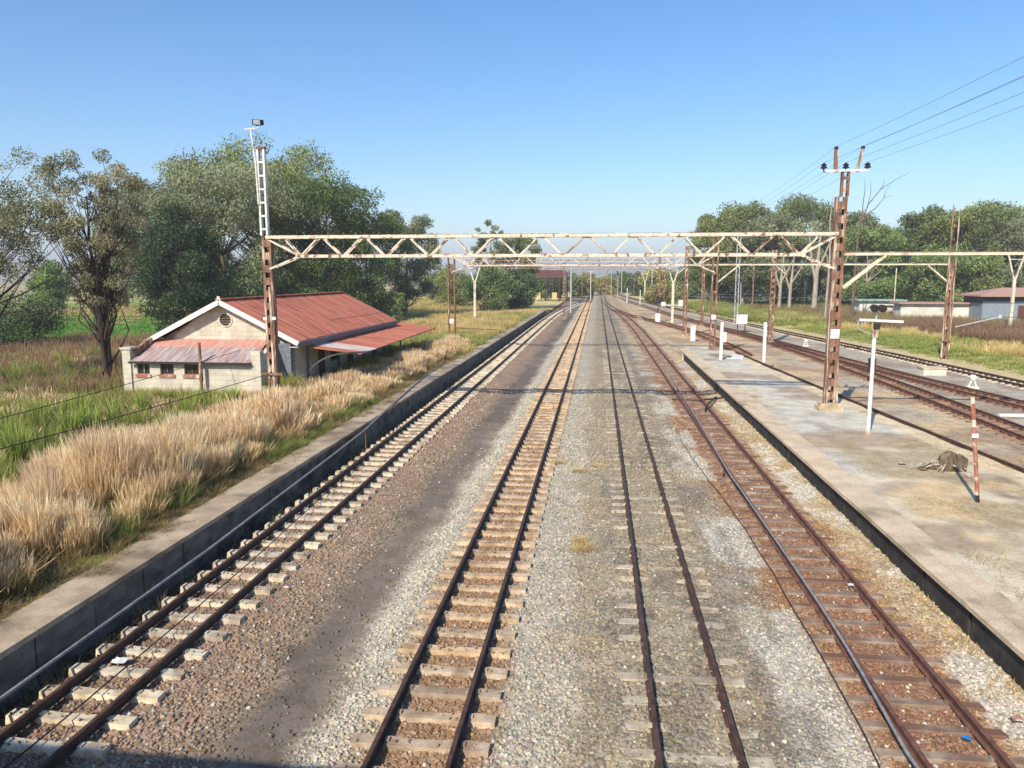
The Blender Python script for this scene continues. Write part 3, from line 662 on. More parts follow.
# ------------------------------------------------------------------ trees
def tree(name, label, loc, H, Rc, base=.3, nclump=46, leaves=9000, size=.26, c1=(96, 112, 62), c2=(60, 76, 42), bark='bark', trunks=1, trunk_r=None, seed=1, shape='round', lean=0.0, group=None, clump_r=.24, flat=.75, droop=.5, cat='tree', spread=.25, link=True):
    r_ = np.random.default_rng(seed)
    t = thing(name, label, cat, loc, 0, group)
    tr = trunk_r or H * .016
    stems = []; tm = MB()
    for k in range(trunks):
        a = r_.uniform(0, 6.28); lx = lean + (r_.normal() * .03 if trunks == 1 else .035 * math.cos(a))
        ly = .05 * math.sin(a) * (trunks > 1)
        pts = []; nn = 9; ox = .25 * math.cos(a) * (trunks > 1) * tr * 6; oy = .25 * math.sin(a) * (trunks > 1) * tr * 6
        wob = r_.normal(0, .012 * H, (nn, 2)).cumsum(0) * .5
        top = H * (.9 if k == 0 else r_.uniform(.7, .88))
        for i in range(nn):
            u = i / (nn - 1); pts.append(Vector((ox + lx * H * u + wob[i, 0] * u, oy + ly * H * u + wob[i, 1] * u, -.3 + (top + .3) * u)))
        tm.tube(pts, [tr * (1.25 if i == 0 else 1) * (1 - .82 * i / (nn - 1)) for i in range(nn)], 8); stems.append(pts)
    # crown: clumps in an envelope, each hung on a limb
    cl = []; zc = H * (1 + base) / 2; hz = H * (1 - base) / 2
    for i in range(nclump):
        for _ in range(30):
            d = r_.normal(size=3); d /= np.linalg.norm(d); rad = r_.uniform(.25, 1.0) ** .5
            p = d * rad
            if shape == 'cone':
                u = r_.uniform(0, 1) ** 1.3; ang = r_.uniform(0, 6.28); q = (1 - u) ** .8 * r_.uniform(.55, 1); p = np.array([math.cos(ang) * q, math.sin(ang) * q, u * 2 - 1]); break
            if shape == 'flat' and p[2] < -.55 and r_.uniform() < .6: continue
            break
        wid = 1.0
        if shape == 'umbrella': wid = .62 + .38 * sm(-.6, .4, p[2])
        if shape == 'dome': p[2] = math.copysign(abs(p[2]) ** .62, p[2]); p[:2] *= 1.12
        P_ = np.array([lean * H * .6 + p[0] * Rc * wid, p[1] * Rc * wid, zc + p[2] * hz]); cr = Rc * clump_r * r_.uniform(.7, 1.35)
        if shape == 'cone': cr *= .5 + .6 * (1 - (p[2] + 1) / 2)
        cl.append((P_, cr))
        st = stems[r_.integers(len(stems))]
        hz_ = max(.15 * H, P_[2] - r_.uniform(.10, .28) * H - .3 * math.hypot(P_[0], P_[1]))
        k = min(range(len(st)), key=lambda q: abs(st[q].z - hz_)); a = st[k]; b = Vector(P_)
        mid = a.lerp(b, .55) + Vector((r_.normal() * .03 * H, r_.normal() * .03 * H, -.04 * H * r_.uniform(0, 1)))
        r0 = tr * .38 * (1 - .6 * k / 8)
        tm.tube([a, a.lerp(mid, .5) + Vector((0, 0, -.01 * H)), mid, b], [r0, r0 * .75, r0 * .5, r0 * .2], 5, caps=False)
    tm.build('trunk', M[bark], t, world_=False, smooth=True)
    if size < .5 and leaves > 4000: leaves = int(leaves * 1.5); size *= .76
    wts = np.array([c[1] ** 2 for c in cl]); wts /= wts.sum()
    ci = r_.choice(len(cl), leaves, p=wts)
    cen = np.array([c[0] for c in cl])[ci]; cr = np.array([c[1] for c in cl])[ci]
    d = r_.normal(size=(leaves, 3)); d /= np.linalg.norm(d, axis=1)[:, None]
    rad = r_.uniform(.15, 1, leaves) ** .55
    P_ = cen + d * (rad * cr)[:, None] * np.array([1, 1, flat]) + r_.normal(size=(leaves, 3)) * (cr * .10)[:, None]
    P_[:, 2] = np.maximum(P_[:, 2], .15)
    a = r_.normal(size=(leaves, 3)); a[:, 2] -= droop * 1.2; a /= np.linalg.norm(a, axis=1)[:, None]
    b = np.cross(a, r_.normal(size=(leaves, 3))); b /= np.linalg.norm(b, axis=1)[:, None]
    s = size * r_.uniform(.6, 1.3, leaves)[:, None]
    V = np.stack([P_ - a * s * .75, P_ + b * s * .36, P_ + a * s * .75, P_ - b * s * .36], 1).reshape(-1, 3)
    ct = r_.uniform(0, 1, len(cl))[ci]; f = np.clip(.6 * ct + .4 * r_.uniform(0, 1, leaves) , 0, 1)[:, None]
    cc = C(*c1) * f + C(*c2) * (1 - f); cc = cc * r_.uniform(.85, 1.3, (leaves, 1)) * 1.5 * (.72 + .56 * r_.uniform(0, 1, len(cl))[ci])[:, None] * np.array([1.06, 1.0, .82])
    Fi = np.arange(leaves * 4).reshape(-1, 4)
    mesh_np('crown', V, Fi, M['leaf'], t, cols=np.repeat(cc, 4, 0))
    return t
def span(p, q, sag, n=24):
    p, q = Vector(p), Vector(q); return [tuple(p.lerp(q, k / n) - Vector((0, 0, sag * 4 * (k / n) * (1 - k / n)))) for k in range(n + 1)]
def cable(name, label, pts, r, mat, cat, n=6):
    return tag(MB().tube(pts, r, n).build(name, M[mat]), label, cat)
# ------------------------------------------------------------------ footbridge the picture is taken from
def footbridge():
    t = thing('footbridge', 'footbridge spanning the tracks, an added roof casting its shadow on the nearest sleepers', 'footbridge', (0, -1.6, 0))
    d = MB(); d.box(-22, 22, -2.7, -.55, 4.95, 5.15); d.build('deck', M['concrete'], t)
    r_ = MB(); r_.box(-22, 22, -2.9, -.10, 7.88, 7.98); r_.build('roof', M['roof_faded'], t)  # roof out of view, added and placed for its shadow edge on the tracks
    p = MB()
    for x in range(-22, 23, 4):
        for y in (-2.6, -.62): p.box(x + 1.2, x + 1.32, y - .06, y + .06, 5.15, 7.88)
    p.build('shadow_roof_frame', M['dark_metal'], t)
    q = MB()
    for y in (-2.6, -.62):
        for z in (5.6, 6.1, 6.4): q.box(-22, 22, y - .025, y + .025, z - .03, z + .03)
    q.build('railing', M['dark_metal'], t)
    for x, y in ((-12.5, -1.6), (12.2, -1.6)):
        MB().box(x - .35, x + .35, y - .8, y + .8, -.3, 4.94).build('pier', M['concrete'], t)
footbridge()

# ------------------------------------------------------------------ station building
def building():
    t = thing('station_building', 'small abandoned block station with rusty red iron roof and white gable trim', 'building', (-20.6, 48, 0))
    gz = .25; XL, XR, YF, YB = -24.6, -16.75, 39.5, 58.7; XA = -20.65; EZ = 3.28; AZ = 5.42
    # walls of the main range: gable front is one piece with a round vent opening
    cx, cz, r0 = -20.6, 4.42, .34; ns = 16
    ring = [(cx + r0 * math.cos(2*math.pi*k/ns), YF, cz + r0 * math.sin(2*math.pi*k/ns)) for k in range(ns)]
    out = []
    hw = (XR - XL) / 2; xm = (XL + XR) / 2
    for k in range(ns):
        a = 2*math.pi*k/ns; dx, dz = math.cos(a), math.sin(a)
        # ray to the gable outline
        best = 99
        for (x0, z0, x1, z1) in ((XL, gz, XR, gz), (XR, gz, XR, EZ), (XR, EZ, xm, AZ - .05), (xm, AZ - .05, XL, EZ), (XL, EZ, XL, gz)):
            ex, ez = x1 - x0, z1 - z0; den = dx * ez - dz * ex
            if abs(den) < 1e-9: continue
            s_ = ((x0 - cx) * ez - (z0 - cz) * ex) / den; u = ((x0 - cx) * dz - (z0 - cz) * dx) / den
            if s_ > 0 and -1e-6 <= u <= 1 + 1e-6: best = min(best, s_)
        out.append((cx + dx * best, YF, cz + dz * best))
    g = MB(); g.add(ring + out, [(k, (k+1) % ns, ns + (k+1) % ns, ns + k) for k in range(ns)])
    # corners missed by the fan
    g.add([(XL, YF + .002, gz), (XR, YF + .002, gz), (XR, YF + .002, 3.0), (XL, YF + .002, 3.0)], [(0, 1, 2, 3)])
    g.add([(xm, YF + .25, AZ - .05), (XL, YF + .25, EZ), (XL, YF + .25, gz), (XR, YF + .25, gz), (XR, YF + .25, EZ)], [(0, 1, 2, 3, 4)])
    for dxy in ((-.0, .0),):
        g.add([(xm, YF + .001, AZ - .05), (XL, YF + .001, EZ), (XL, YF + .001, EZ - .4), (cx - 2.2, YF + .001, EZ - .1)], [(0, 1, 2, 3)][:0])
    g.build('gable_wall', M['block'], t)
    w = MB(); w.box(XL, XL + .25, YF + .26, YB, gz, EZ); w.box(XR - .25, XR, YF + .26, YB, gz, EZ)
    w.add([(XL, YB, gz), (XR, YB, gz), (XR, YB, EZ), (xm, YB, AZ - .05), (XL, YB, EZ)], [(0, 1, 2, 3, 4)])
    w.build('side_walls', M['block'], t)
    v = MB(); v.lathe([(r0 + .07, 0), (r0 + .07, .05), (r0, .05), (r0, 0)], (0, 0, 0), 20)
    vv = MB(); vv.add([(cx + a[0], YF - .0 - a[2], cz + a[1]) for a in v.v], v.f); vo = vv.build('round_vent', M['cream'], t)
    lv = MB()
    for k in range(7):
        z = cz - .28 + k * .093; h = math.sqrt(max(.0, r0**2 - (z - cz)**2)) - .01; lv.add([(cx - h, YF - .01, z - .03), (cx + h, YF - .01, z - .03), (cx + h, YF + .08, z + .06), (cx - h, YF + .08, z + .06)], [(0, 1, 2, 3)])
    lv.build('louvre', M['cream'], vo)
    MB().box(cx - .5, cx + .5, YF + .18, YF + .2, cz - .5, cz + .5).build('vent_back', M['dark_metal'], vo)
    # main roof: two slopes, thick sheets with lap seams, ridge, bargeboards
    YR0, YR1 = 38.95, 59.2; OXL, OXR = -25.1, -16.2; OZ = 3.30; RZ_ = 5.55; xa = -20.65
    rf = MB()
    for xo in (OXR, OXL):
        n = 22
        for k in range(n):
            y0 = YR0 + (YR1 - YR0) * k / n; y1 = YR0 + (YR1 - YR0) * (k + 1) / n + .04; lift = .012 * (k % 2)
            pts = [(xo, y0, OZ + lift), (xo, y1, OZ + lift), (xa, y1, RZ_ + lift), (xa, y0, RZ_ + lift)]
            if xo == OXL: pts = pts[::-1]
            rf.add(pts + [(p[0], p[1], p[2] - .03) for p in pts], [(0,1,2,3), (7,6,5,4), (0,4,5,1), (1,5,6,2), (2,6,7,3), (3,7,4,0)])
    roof = rf.build('roof', M['roof_red'], t)
    MB().bar((xa, YR0 - .05, RZ_ + .03), (xa, YR1, RZ_ + .05), .36, .05).build('ridge_cap', M['roof_red'], roof)
    bb = MB()
    for xo in (OXR, OXL): bb.bar((xa, YR0 - .03, RZ_ - .13), (xo, YR0 - .03, OZ - .13), .05, .26)
    bb.build('bargeboard', M['white'], t)
    bb = MB()
    for xo in (OXR, OXL): bb.bar((xa, YR1 + .03, RZ_ - .13), (xo, YR1 + .03, OZ - .13), .05, .26)
    bb.build('bargeboard', M['fascia_grey'], t)
    fx = MB(); fx.box(OXR - .05, OXR - .01, YR0, YR1, OZ - .32, OZ - .05); fx.box(OXR - .02, OXR + .10, YR0, YR1, OZ - .14, OZ - .04); fx.build('gutter', M['fascia_grey'], t)
    fx = MB(); fx.box(OXL + .01, OXL + .05, YR0, YR1, OZ - .32, OZ - .05); fx.build('fascia', M['fascia_grey'], t)
    # soffit
    so = MB(); so.box(XR, OXR - .05, YR0 + .02, YR1, OZ - .34, OZ - .32); so.box(OXL + .05, XL, YR0 + .02, YR1, OZ - .34, OZ - .32); so.build('soffit', M['white'], t)
    # finial and exposed verge of the left slope
    MB().bar((xa, YR0 - .03, RZ_), (xa + .02, YR0 - .03, RZ_ + .18), .16, .05, up=(0, 1, 0)).build('finial', M['roof_white'], t)
    # lean-to wing in front of the gable
    WX0, WX1, WY, wz0, wz1 = -25.15, -17.55, 37.15, 2.42, 3.32
    fr = MB(); wins = [(-24.42, -23.62), (-23.12, -22.32), (-21.72, -20.92)]
    wins = [(gp(137, 366, Y=WY).x, gp(149.5, 366, Y=WY).x), (gp(160, 366, Y=WY).x, gp(173.5, 366, Y=WY).x), (gp(184, 366, Y=WY).x, gp(199, 366, Y=WY).x)]
    zw0, zw1 = 1.62, 2.25; xprev = WX0
    for a, b in wins:
        fr.box(xprev, a, WY, WY + .22, gz - .3, wz0 - .06); fr.box(a, b, WY, WY + .22, gz - .3, zw0); fr.box(a, b, WY, WY + .22, zw1, wz0 - .06); xprev = b
    fr.box(xprev, WX1, WY, WY + .22, gz - .3, wz0 - .06)
    fr.build('wing_wall', M['block'], t)
    sw = MB()
    for x0 in (WX0, WX1 - .24):
        sw.add([(x0, WY + .22, gz - .3), (x0 + .24, WY + .22, gz - .3), (x0 + .24, YF - .02, gz - .3), (x0, YF - .02, gz - .3), (x0, WY + .22, wz0 + .2), (x0 + .24, WY + .22, wz0 + .2), (x0 + .24, YF - .02, wz1 + .12), (x0, YF - .02, wz1 + .12)],
               [(0,3,2,1), (4,5,6,7), (0,1,5,4), (1,2,6,5), (2,3,7,6), (3,0,4,7)])
    sw.build('wing_side_walls', M['block'], t)
    pl = MB(); pl.box(WX0 - .12, WX0 + .34, WY - .10, WY + .45, gz - .3, wz0 + .52); pl.box(WX0 - .2, WX0 + .42, WY - .16, WY + .52, wz0 + .521, wz0 + .64)
    pl.build('wing_pier', M['block'], t)
    pl = MB(); pl.box(WX1 - .5, WX1 + .02, WY - .10, WY + .35, gz - .3, wz0 + .5); pl.build('wing_pier', M['block'], t)
    wr = MB(); n = 10; a0, a1 = WX0 + .45, WX1 - .52
    for k in range(n):
        x0 = a0 + (a1 - a0) * k / n; x1 = a0 + (a1 - a0) * (k + 1) / n + .03; lf = .012 * (k % 2); zz = lambda s_: wz0 + (wz1 - wz0) * s_ + lf
        pts = [(x0, WY - .22, zz(-.08)), (x1, WY - .22, zz(-.08)), (x1, YF - .9, zz(.62)), (x0, YF - .9, zz(.62))]
        wr.add(pts + [(p[0], p[1], p[2] - .03) for p in pts], [(0,1,2,3), (7,6,5,4), (0,4,5,1), (1,5,6,2), (2,6,7,3), (3,7,4,0)])
    wr.build('wing_roof', M['roof_faded'], t)
    wr = MB(); pts = [(a0, YF - .92, wz0 + .9*.62 + .02), (a1, YF - .92, wz0 + .9*.62 + .02), (a1, YF - .03, wz1 + .02), (a0, YF - .03, wz1 + .02)]
    wr.add(pts + [(p[0], p[1], p[2] - .03) for p in pts], [(0,1,2,3), (7,6,5,4), (0,4,5,1), (1,5,6,2), (2,6,7,3), (3,7,4,0)])
    wr.build('wing_roof_upper', M['roof_pale_red'], t)
    MB().bar((a0 - .06, WY + .2, wz0 + .30), (a0 - .06, YF - .6, wz1 + .0), .2, .3).build('flashing', M['rust'], t)
    MB().box(a0 - .1, a1 + .05, WY - .32, WY - .22, wz0 - .2, wz0 - .09).build('wing_gutter', M['dark_metal'], t)
    for a, b in wins:
        f = MB()
        f.box(a, b, WY + .06, WY + .10, zw1 - .04, zw1); f.box(a, b, WY + .06, WY + .10, zw0, zw0 + .04)
        for x in (a, (a + b) / 2 - .02, b - .04): f.box(x, x + .04, WY + .055, WY + .105, zw0 + .041, zw1 - .041)
        fo = f.build('window', M['rust'], t)
        MB().box(a, b, WY + .12, WY + .13, zw0 + .001, zw1 - .001).build('pane', M['glass'], fo)
        MB().box(a - .07, b + .07, WY - .06, WY + .05, zw0 - .17, zw0 - .003).build('sill', M['red_paint'], fo)
    px = gp(201, 366, Y=36.85).x
    MB().tube([(px, 36.8, gz - .2), (px, 36.8, 3.38)], .075, 8).build('stovepipe', M['rust'], t)
    MB().tube([(px, 36.8, 1.35), (px, 36.8, 2.2)], .11, 8).build('pipe_sleeve', M['rust'], t)
    # canopy over the platform
    cy0, cy1 = 40.3, 62.5; cx0, cx1, z0, z1 = -16.72, -13.15, 2.93, 2.52
    cn = MB(); n = 20
    cw = MB()
    for k in range(n):
        y0 = cy0 + (cy1 - cy0) * k / n; y1 = cy0 + (cy1 - cy0) * (k + 1) / n + .03; lf = .012 * (k % 2); edge = cx1 + .9 * max(0, (k - 0) / n) * -.6
        pts = [(cx0, y0, z0 + lf), (edge, y0, z1 + lf), (edge, y1, z1 + lf), (cx0, y1, z0 + lf)]
        (cw if k in (1, 2) else cn).add(pts + [(p[0], p[1], p[2] - .03) for p in pts], [(0,1,2,3), (7,6,5,4), (0,4,5,1), (1,5,6,2), (2,6,7,3), (3,7,4,0)])
    co = cn.build('canopy', M['roof_red'], t); cw.build('bare_sheet', M['roof_white'], co)
    fr = MB()
    for y in (41.4, 46.6, 51.8, 57.0, 61.9):
        fr.bar((XR + .01, y, z0 - .12), (cx1 - .5, y, z1 - .1), .08, .1)
    fr.bar((cx1 - .35, cy0, z1 - .1), (cx1 - .75, cy1, z1 - .1), .08, .1); fr.build('canopy_frame', M['post_blue'], co)
    for y in (41.4, 46.6, 51.8, 57.0, 61.9):
        pts = []
        for k in range(9):
            a = k / 8 * math.pi / 2; pts.append((XR + .10 + 2.55 * math.sin(a) ** 1.0 * 1.0, y, 1.55 + 1.0 * (1 - math.cos(a)) ** .7 if k else 1.5))
        pts = [(XR + .1 + 2.6 * (k / 8) ** 1.35, y, 1.35 + 1.12 * math.sin(k / 8 * math.pi / 2)) for k in range(9)]
        MB().tube(pts, .055, 6).build('bracket', M['white'], co)
        MB().box(XR + .005, XR + .12, y - .07, y + .07, .5, z0 - .16).build('wall_post', M['post_blue'], co)
    MB().box(XR - .9, XR - .004, YF - .35, YF - .12, .3, 3.15).build('corner_pier', M['post_blue'], t)
    # doors and windows on the platform side, in the shade of the canopy
    for y in (43.2, 48.5, 54.0):
        MB().box(XR + .005, XR + .04, y, y + 1.0, .78, 2.75).build('door', M['maroon'], t)
    for y in (45.2, 50.6, 56.2):
        f = MB(); f.box(XR + .005, XR + .06, y, y + 1.2, 1.5, 2.6); fo = f.build('window', M['post_blue'], t)
        MB().box(XR + .061, XR + .065, y + .08, y + 1.12, 1.58, 2.52).build('pane', M['glass'], fo)
    # low lean-to on the far side
    l = MB(); pts = [(-26.6, 40.2, 1.95), (-24.9, 40.2, 2.55), (-24.9, 45, 2.55), (-26.6, 45, 1.95)]
    l.add(pts + [(p[0], p[1], p[2] - .03) for p in pts], [(0,1,2,3), (7,6,5,4), (0,4,5,1), (1,5,6,2), (2,6,7,3), (3,7,4,0)]); lo = l.build('side_lean_to', M['roof_red'], t)
    MB().bar((-26.62, 40.17, 1.80), (-24.9, 40.17, 2.40), .05, .26).build('bargeboard', M['white'], lo)
    MB().box(-26.3, -24.62, 40.6, 44.8, .1, 1.95).build('lean_to_wall', M['block'], lo)
    sl = MB(); sl.box(-16.7, -13, 40, 62, .4, .76); sl.build('apron', M['coping'], t)
building()

# ------------------------------------------------------------------ electrification masts and beams
def lattice(b, x, y, z0, z1, wx=.42, wy=.30, step=.60, bh=.34, leg=.09, t=.025):
    for sx in (-1, 1):
        xx = x + sx * (wx / 2 - t / 2)
        b.box(xx - t/2, xx + t/2, y - wy/2, y + wy/2, z0, z1)                 # channel web
        for sy in (-1, 1):
            xf = xx - sx * (leg / 2 + t / 2); yf = y + sy * (wy / 2 - t / 2); b.box(xf - leg/2, xf + leg/2, yf - t/2, yf + t/2, z0, z1)
    z = z0 + .25
    while z < z1 - bh * .6:
        for sy in (-1, 1):
            yf = y + sy * (wy / 2 + .008); b.box(x - wx/2 + .01, x + wx/2 - .01, yf - .007, yf + .007, z, min(z + bh, z1))
        z += step
def foot(b, x, y, z, w=.95, d=.75, h=.28): b.box(x - w/2, x + w/2, y - d/2, y + d/2, z - .3, z + h * .6); b.box(x - w/2 + .1, x + w/2 - .1, y - d/2 + .08, y + d/2 - .08, z + h * .6, z + h)

def right_mast():
    x, y, z0 = 10.48, 34.8, PLAT
    t = thing('lattice_mast', 'tall rust-red lattice mast on the island platform with insulators and white plate', 'mast', (x, y, z0))
    b = MB(); lattice(b, x, y, z0 + .25, 10.25, .46, .34); b.build('column', M['rust'], t)
    b = MB(); 
    for sx in (-1, 1): b.bar((x + sx * .245, y - .18, z0 + .3), (x + sx * .245, y - .18, z0 + 4.6), .03, .08)
    b.bar((x - .33, y - .2, z0 + .26), (x - .24, y - .2, z0 + 1.1), .05, .05); b.bar((x + .33, y - .2, z0 + .26), (x + .24, y - .2, z0 + 1.1), .05, .05)
    b.build('cover_strip', M['mast_paint'], t)
    b = MB(); foot(b, x, y, z0, 1.05, .8, .34); b.build('footing', M['concrete'], t)
    b = MB(); lattice(b, x + .12, y, 10.25, 11.35, .34, .22, .5, .1, .06); b.build('extension', M['rust'], t)
    b = MB(); b.box(x - .9 + .12, x + .9 + .12, y - .17, y - .11, 11.30, 11.38); b.box(x - .9 + .12, x + .9 + .12, y + .09, y + .15, 11.30, 11.38); ca = b.build('crossarm', M['white'], t)
    for dx in (-.80, .12, 1.02):
        b = MB(); b.lathe([(.03, 0), (.03, .08), (.13, .10), (.15, .14), (.07, .19), (.12, .22), (.13, .25), (.05, .30), (.04, .34)], (x + dx, y, 11.36), 10); b.build('insulator', M['dark_metal'], ca)
    for sx, lean in ((-.30, -.02), (.58, .20)):
        b = MB(); b.bar((x + sx, y, 11.38), (x + sx + lean, y, 12.25), .16, .10); ho = b.build('horn', M['mast_paint'], ca)
        b = MB(); b.lathe([(.03, 0), (.09, .03), (.1, .08), (.04, .14)], (x + sx + lean, y, 12.25), 8); b.build('insulator', M['dark_metal'], ho)
    b = MB(); b.box(x - .16, x + .22, y - .225, y - .20, 4.06, 4.48); b.build('number_plate', M['white'], t)
right_mast()
def left_mast():
    x, y, z0 = -15.8, 34.8, .75
    t = thing('lattice_mast', 'rusty and white lattice mast before the station wing carrying a floodlight pole', 'mast', (x, y, z0))
    b = MB(); lattice(b, x, y, z0, 8.75, .46, .34); b.build('column', M['rust'], t)
    b = MB(); b.box(x - .22, x - .10, y - .20, y - .185, z0 + .9, 6.3); b.box(x + .02, x + .12, y - .20, y - .185, z0 + .4, 6.3); b.build('cover_strip', M['mast_paint'], t)
    b = MB(); b.box(x - .55, x + .55, y - .28, y - .2, 2.02, 2.14); b.box(x - .42, x + .42, y - .3, y - .28, 1.1, 1.16); b.build('cross_plate', M['rust'], t)
    b = MB(); foot(b, x, y, z0 - .1); b.build('footing', M['concrete'], t)
    b = MB(); lattice(b, x - .12, y, 8.75, 12.75, .38, .22, .62, .08, .06); ex = b.build('extension', M['white'], t)
    b = MB(); b.box(x - .32, x + .08, y - .13, y + .13, 12.75, 12.85); b.build('cap', M['rust'], ex)
    pts = [(x - .34, y, 11.2), (x - .36, y, 12.9), (x - .42, y, 14.0), (x - .5, y, 14.15)]
    lp = MB(); lp.tube([(x - .30, y - .15, 10.2), (x - .36, y - .15, 12.2), (x - .52, y - .15, 13.62)], .04, 6); lp.bar((x - .82, y - .15, 13.64), (x - .12, y - .15, 13.70), .06, .05)
    lo = lp.build('lamp_pole', M['white'], t)
    for dx, dy, yaw_ in ((-.42, 0, .5), (-.28, .12, -.3)):
        c = Vector((x + dx + .17, y - .15 + dy, 13.93)); f = MB()
        f.add([Vector(v) for v in ((-.16, -.1, -.14), (.16, -.1, -.14), (.16, .1, -.08), (-.16, .1, -.08), (-.16, -.14, .12), (.16, -.14, .12), (.16, .08, .14), (-.16, .08, .14))], [(0,3,2,1), (4,5,6,7), (0,1,5,4), (1,2,6,5), (2,3,7,6), (3,0,4,7)])
        mt = Matrix.Translation(c) @ Matrix.Rotation(yaw_, 4, 'Z'); f.v = [mt @ Vector(v) for v in f.v]; fo = f.build('floodlight', M['dark_metal'], lo)
        q = MB(); q.add([mt @ Vector(v) for v in ((-.13, -.135, -.11), (.13, -.135, -.11), (.13, -.15, .10), (-.13, -.15, .10))], [(0, 1, 2, 3)]); q.build('lens', M['galv'], fo)
    b = MB(); b.box(x - .30, x - .12, y - .23, y - .2, 4.7, 4.85); b.box(x + .15, x + .33, y - .23, y - .2, 4.72, 4.87); b.build('bracket', M['white'], t)
left_mast()

def truss(label, x0, x1, y, zt, zb, xa, xb, npan, k_=1.0, mt='cream_rust', group='overhead gantry beams'):
    """beam between masts at x0 and x1; bottom chord only from xa to xb, braces at both ends"""
    t = thing('gantry_beam', label, 'gantry beam', ((x0 + x1) / 2, y, zb), 0, group)
    dy = .20
    c = MB()
    for s in (-1, 1):
        yy = y + s * dy; c.angle((x0, yy, zt), (x1, yy, zt), .14 * k_, .02, flip=s); c.angle((xa, yy, zb), (xb, yy, zb), .14 * k_, .02, flip=s)
    for k in range(npan * 2 + 1):
        x = xa + (xb - xa) * k / (npan * 2); c.bar((x, y - dy, zt + .03), (x, y + dy, zt + .03), .07, .02)
        if k % 2 == 0: c.bar((x, y - dy, zb - .03), (x, y + dy, zb - .03), .05, .02)
    c.build('chords', M[mt], t)
    c = MB(); r2 = random.Random(int(y)); x = x0
    while x < x1 - .2:
        L_ = r2.uniform(.4, 2.6); c.box(x, min(x + L_, x1), y - dy - .075, y - dy + .05, zt + .071 * k_, zt + .071 * k_ + .016); x += L_ + r2.uniform(0, .7)
    x = xa
    while x < xb - .2:
        L_ = r2.uniform(.3, 1.6); c.box(x, min(x + L_, xb), y - dy - .075, y - dy + .05, zb + .071 * k_, zb + .071 * k_ + .014); x += L_ + r2.uniform(.1, 1.6)
    c.build('rusty_flange', M['rust'], t)
    r_ = random.Random(int(y * 7))
    dxp = (xb - xa) / npan
    for k in range(npan):
        a = xa + dxp * k; m_ = a + dxp / 2; e = a + dxp
        b = MB()
        for s in (-1, 1):
            yy = y + s * (dy - .03)
            b.angle((a + .08, yy, zb + .03), (m_ - .1, yy, zt - .03), .07 * k_, .014, up=(0, 1, 0)); b.angle((m_ + .1, yy, zt - .03), (e - .08, yy, zb + .03), .07 * k_, .014, up=(0, 1, 0))
        for yy in (y - dy - .022, y + dy + .022):
            b.box(m_ - .16, m_ + .16, yy - .006, yy + .006, zt - .1, zt + .04)
        b.build('diagonals', M[mt if r_.random() > .22 else 'mast_paint'], t)
    for (mx, cx_, sg) in ((x0, xa, 1), (x1, xb, -1)):
        b = MB()
        for s in (-1, 1):
            yy = y + s * (dy - .05)
            b.angle((mx, yy, zt - .06), (cx_, yy, zb), .085, .014, up=(0, 1, 0)); b.angle((mx + sg * .05, yy, zb - .62), (cx_, yy, zb), .085, .014, up=(0, 1, 0))
            b.angle((cx_ + sg * .02, yy, zb), (cx_ - sg * .75, yy, zt - .05), .06, .012, up=(0, 1, 0))
        b.box(cx_ - .18, cx_ + .18, y - dy - .02, y - dy - .01, zb - .1, zb + .12)
        b.build('end_brace', M['cream_rust'], t)
    return t
truss('nearest long cream lattice beam between the floodlight mast and the platform mast', -15.8, 10.4, 34.8, 8.66, 7.76, -14.17, 8.88, 11)
truss('second lattice beam, seen just under the nearest one', -13.0, 9.9, 66.0, 8.70, 7.80, -11.5, 8.4, 10, .75)
truss('third lattice beam, on V topped posts beyond the left platform', -19.5, 10.8, 110.0, 9.2, 8.35, -18.0, 9.3, 13, .65, 'mast_paint')
truss('farthest lattice beam, low over the vanishing tracks', -22.5, 14.0, 180.0, 9.3, 8.5, -21.0, 12.5, 15, .6, 'mast_paint')
def plain_beam(label, x0, x1, y, z, brace_l=True, brace_r=True, h=.16):
    t = thing('plain_beam', label, 'gantry beam', ((x0 + x1) / 2, y, z), 0, 'plain beams over the yard tracks')
    b = MB(); b.box(x0, x1, y - .09, y + .09, z - h/2, z + h/2 - .03); b.build('beam', M['cream'], t)
    b = MB(); b.box(x0, x1, y - .11, y + .11, z + h/2 - .029, z + h/2); b.build('top_flange', M['rust'], t)
    for f, x, s in ((brace_l, x0, 1), (brace_r, x1, -1)):
        if f:
            for yy, L_ in ((y - .12, 1.75), (y + .12, 1.75)):
                b = MB(); b.angle((x + s * .05, yy, z - 1.5), (x + s * L_, yy, z - .08), .10, .016, up=(0, 1, 0)); b.build('brace', M['cream'], t)
    return t
plain_beam('near plain cream beam running right from the platform mast out of the picture', 10.72, 30.4, 34.8, 7.80)
plain_beam('thinner plain beam behind, ending at the twin-pole mast by the sheds', 10.1, 28.8, 66.0, 7.84)
plain_beam('far plain beam left of the silver ladder mast', 10.9, 26.5, 110.0, 8.5)

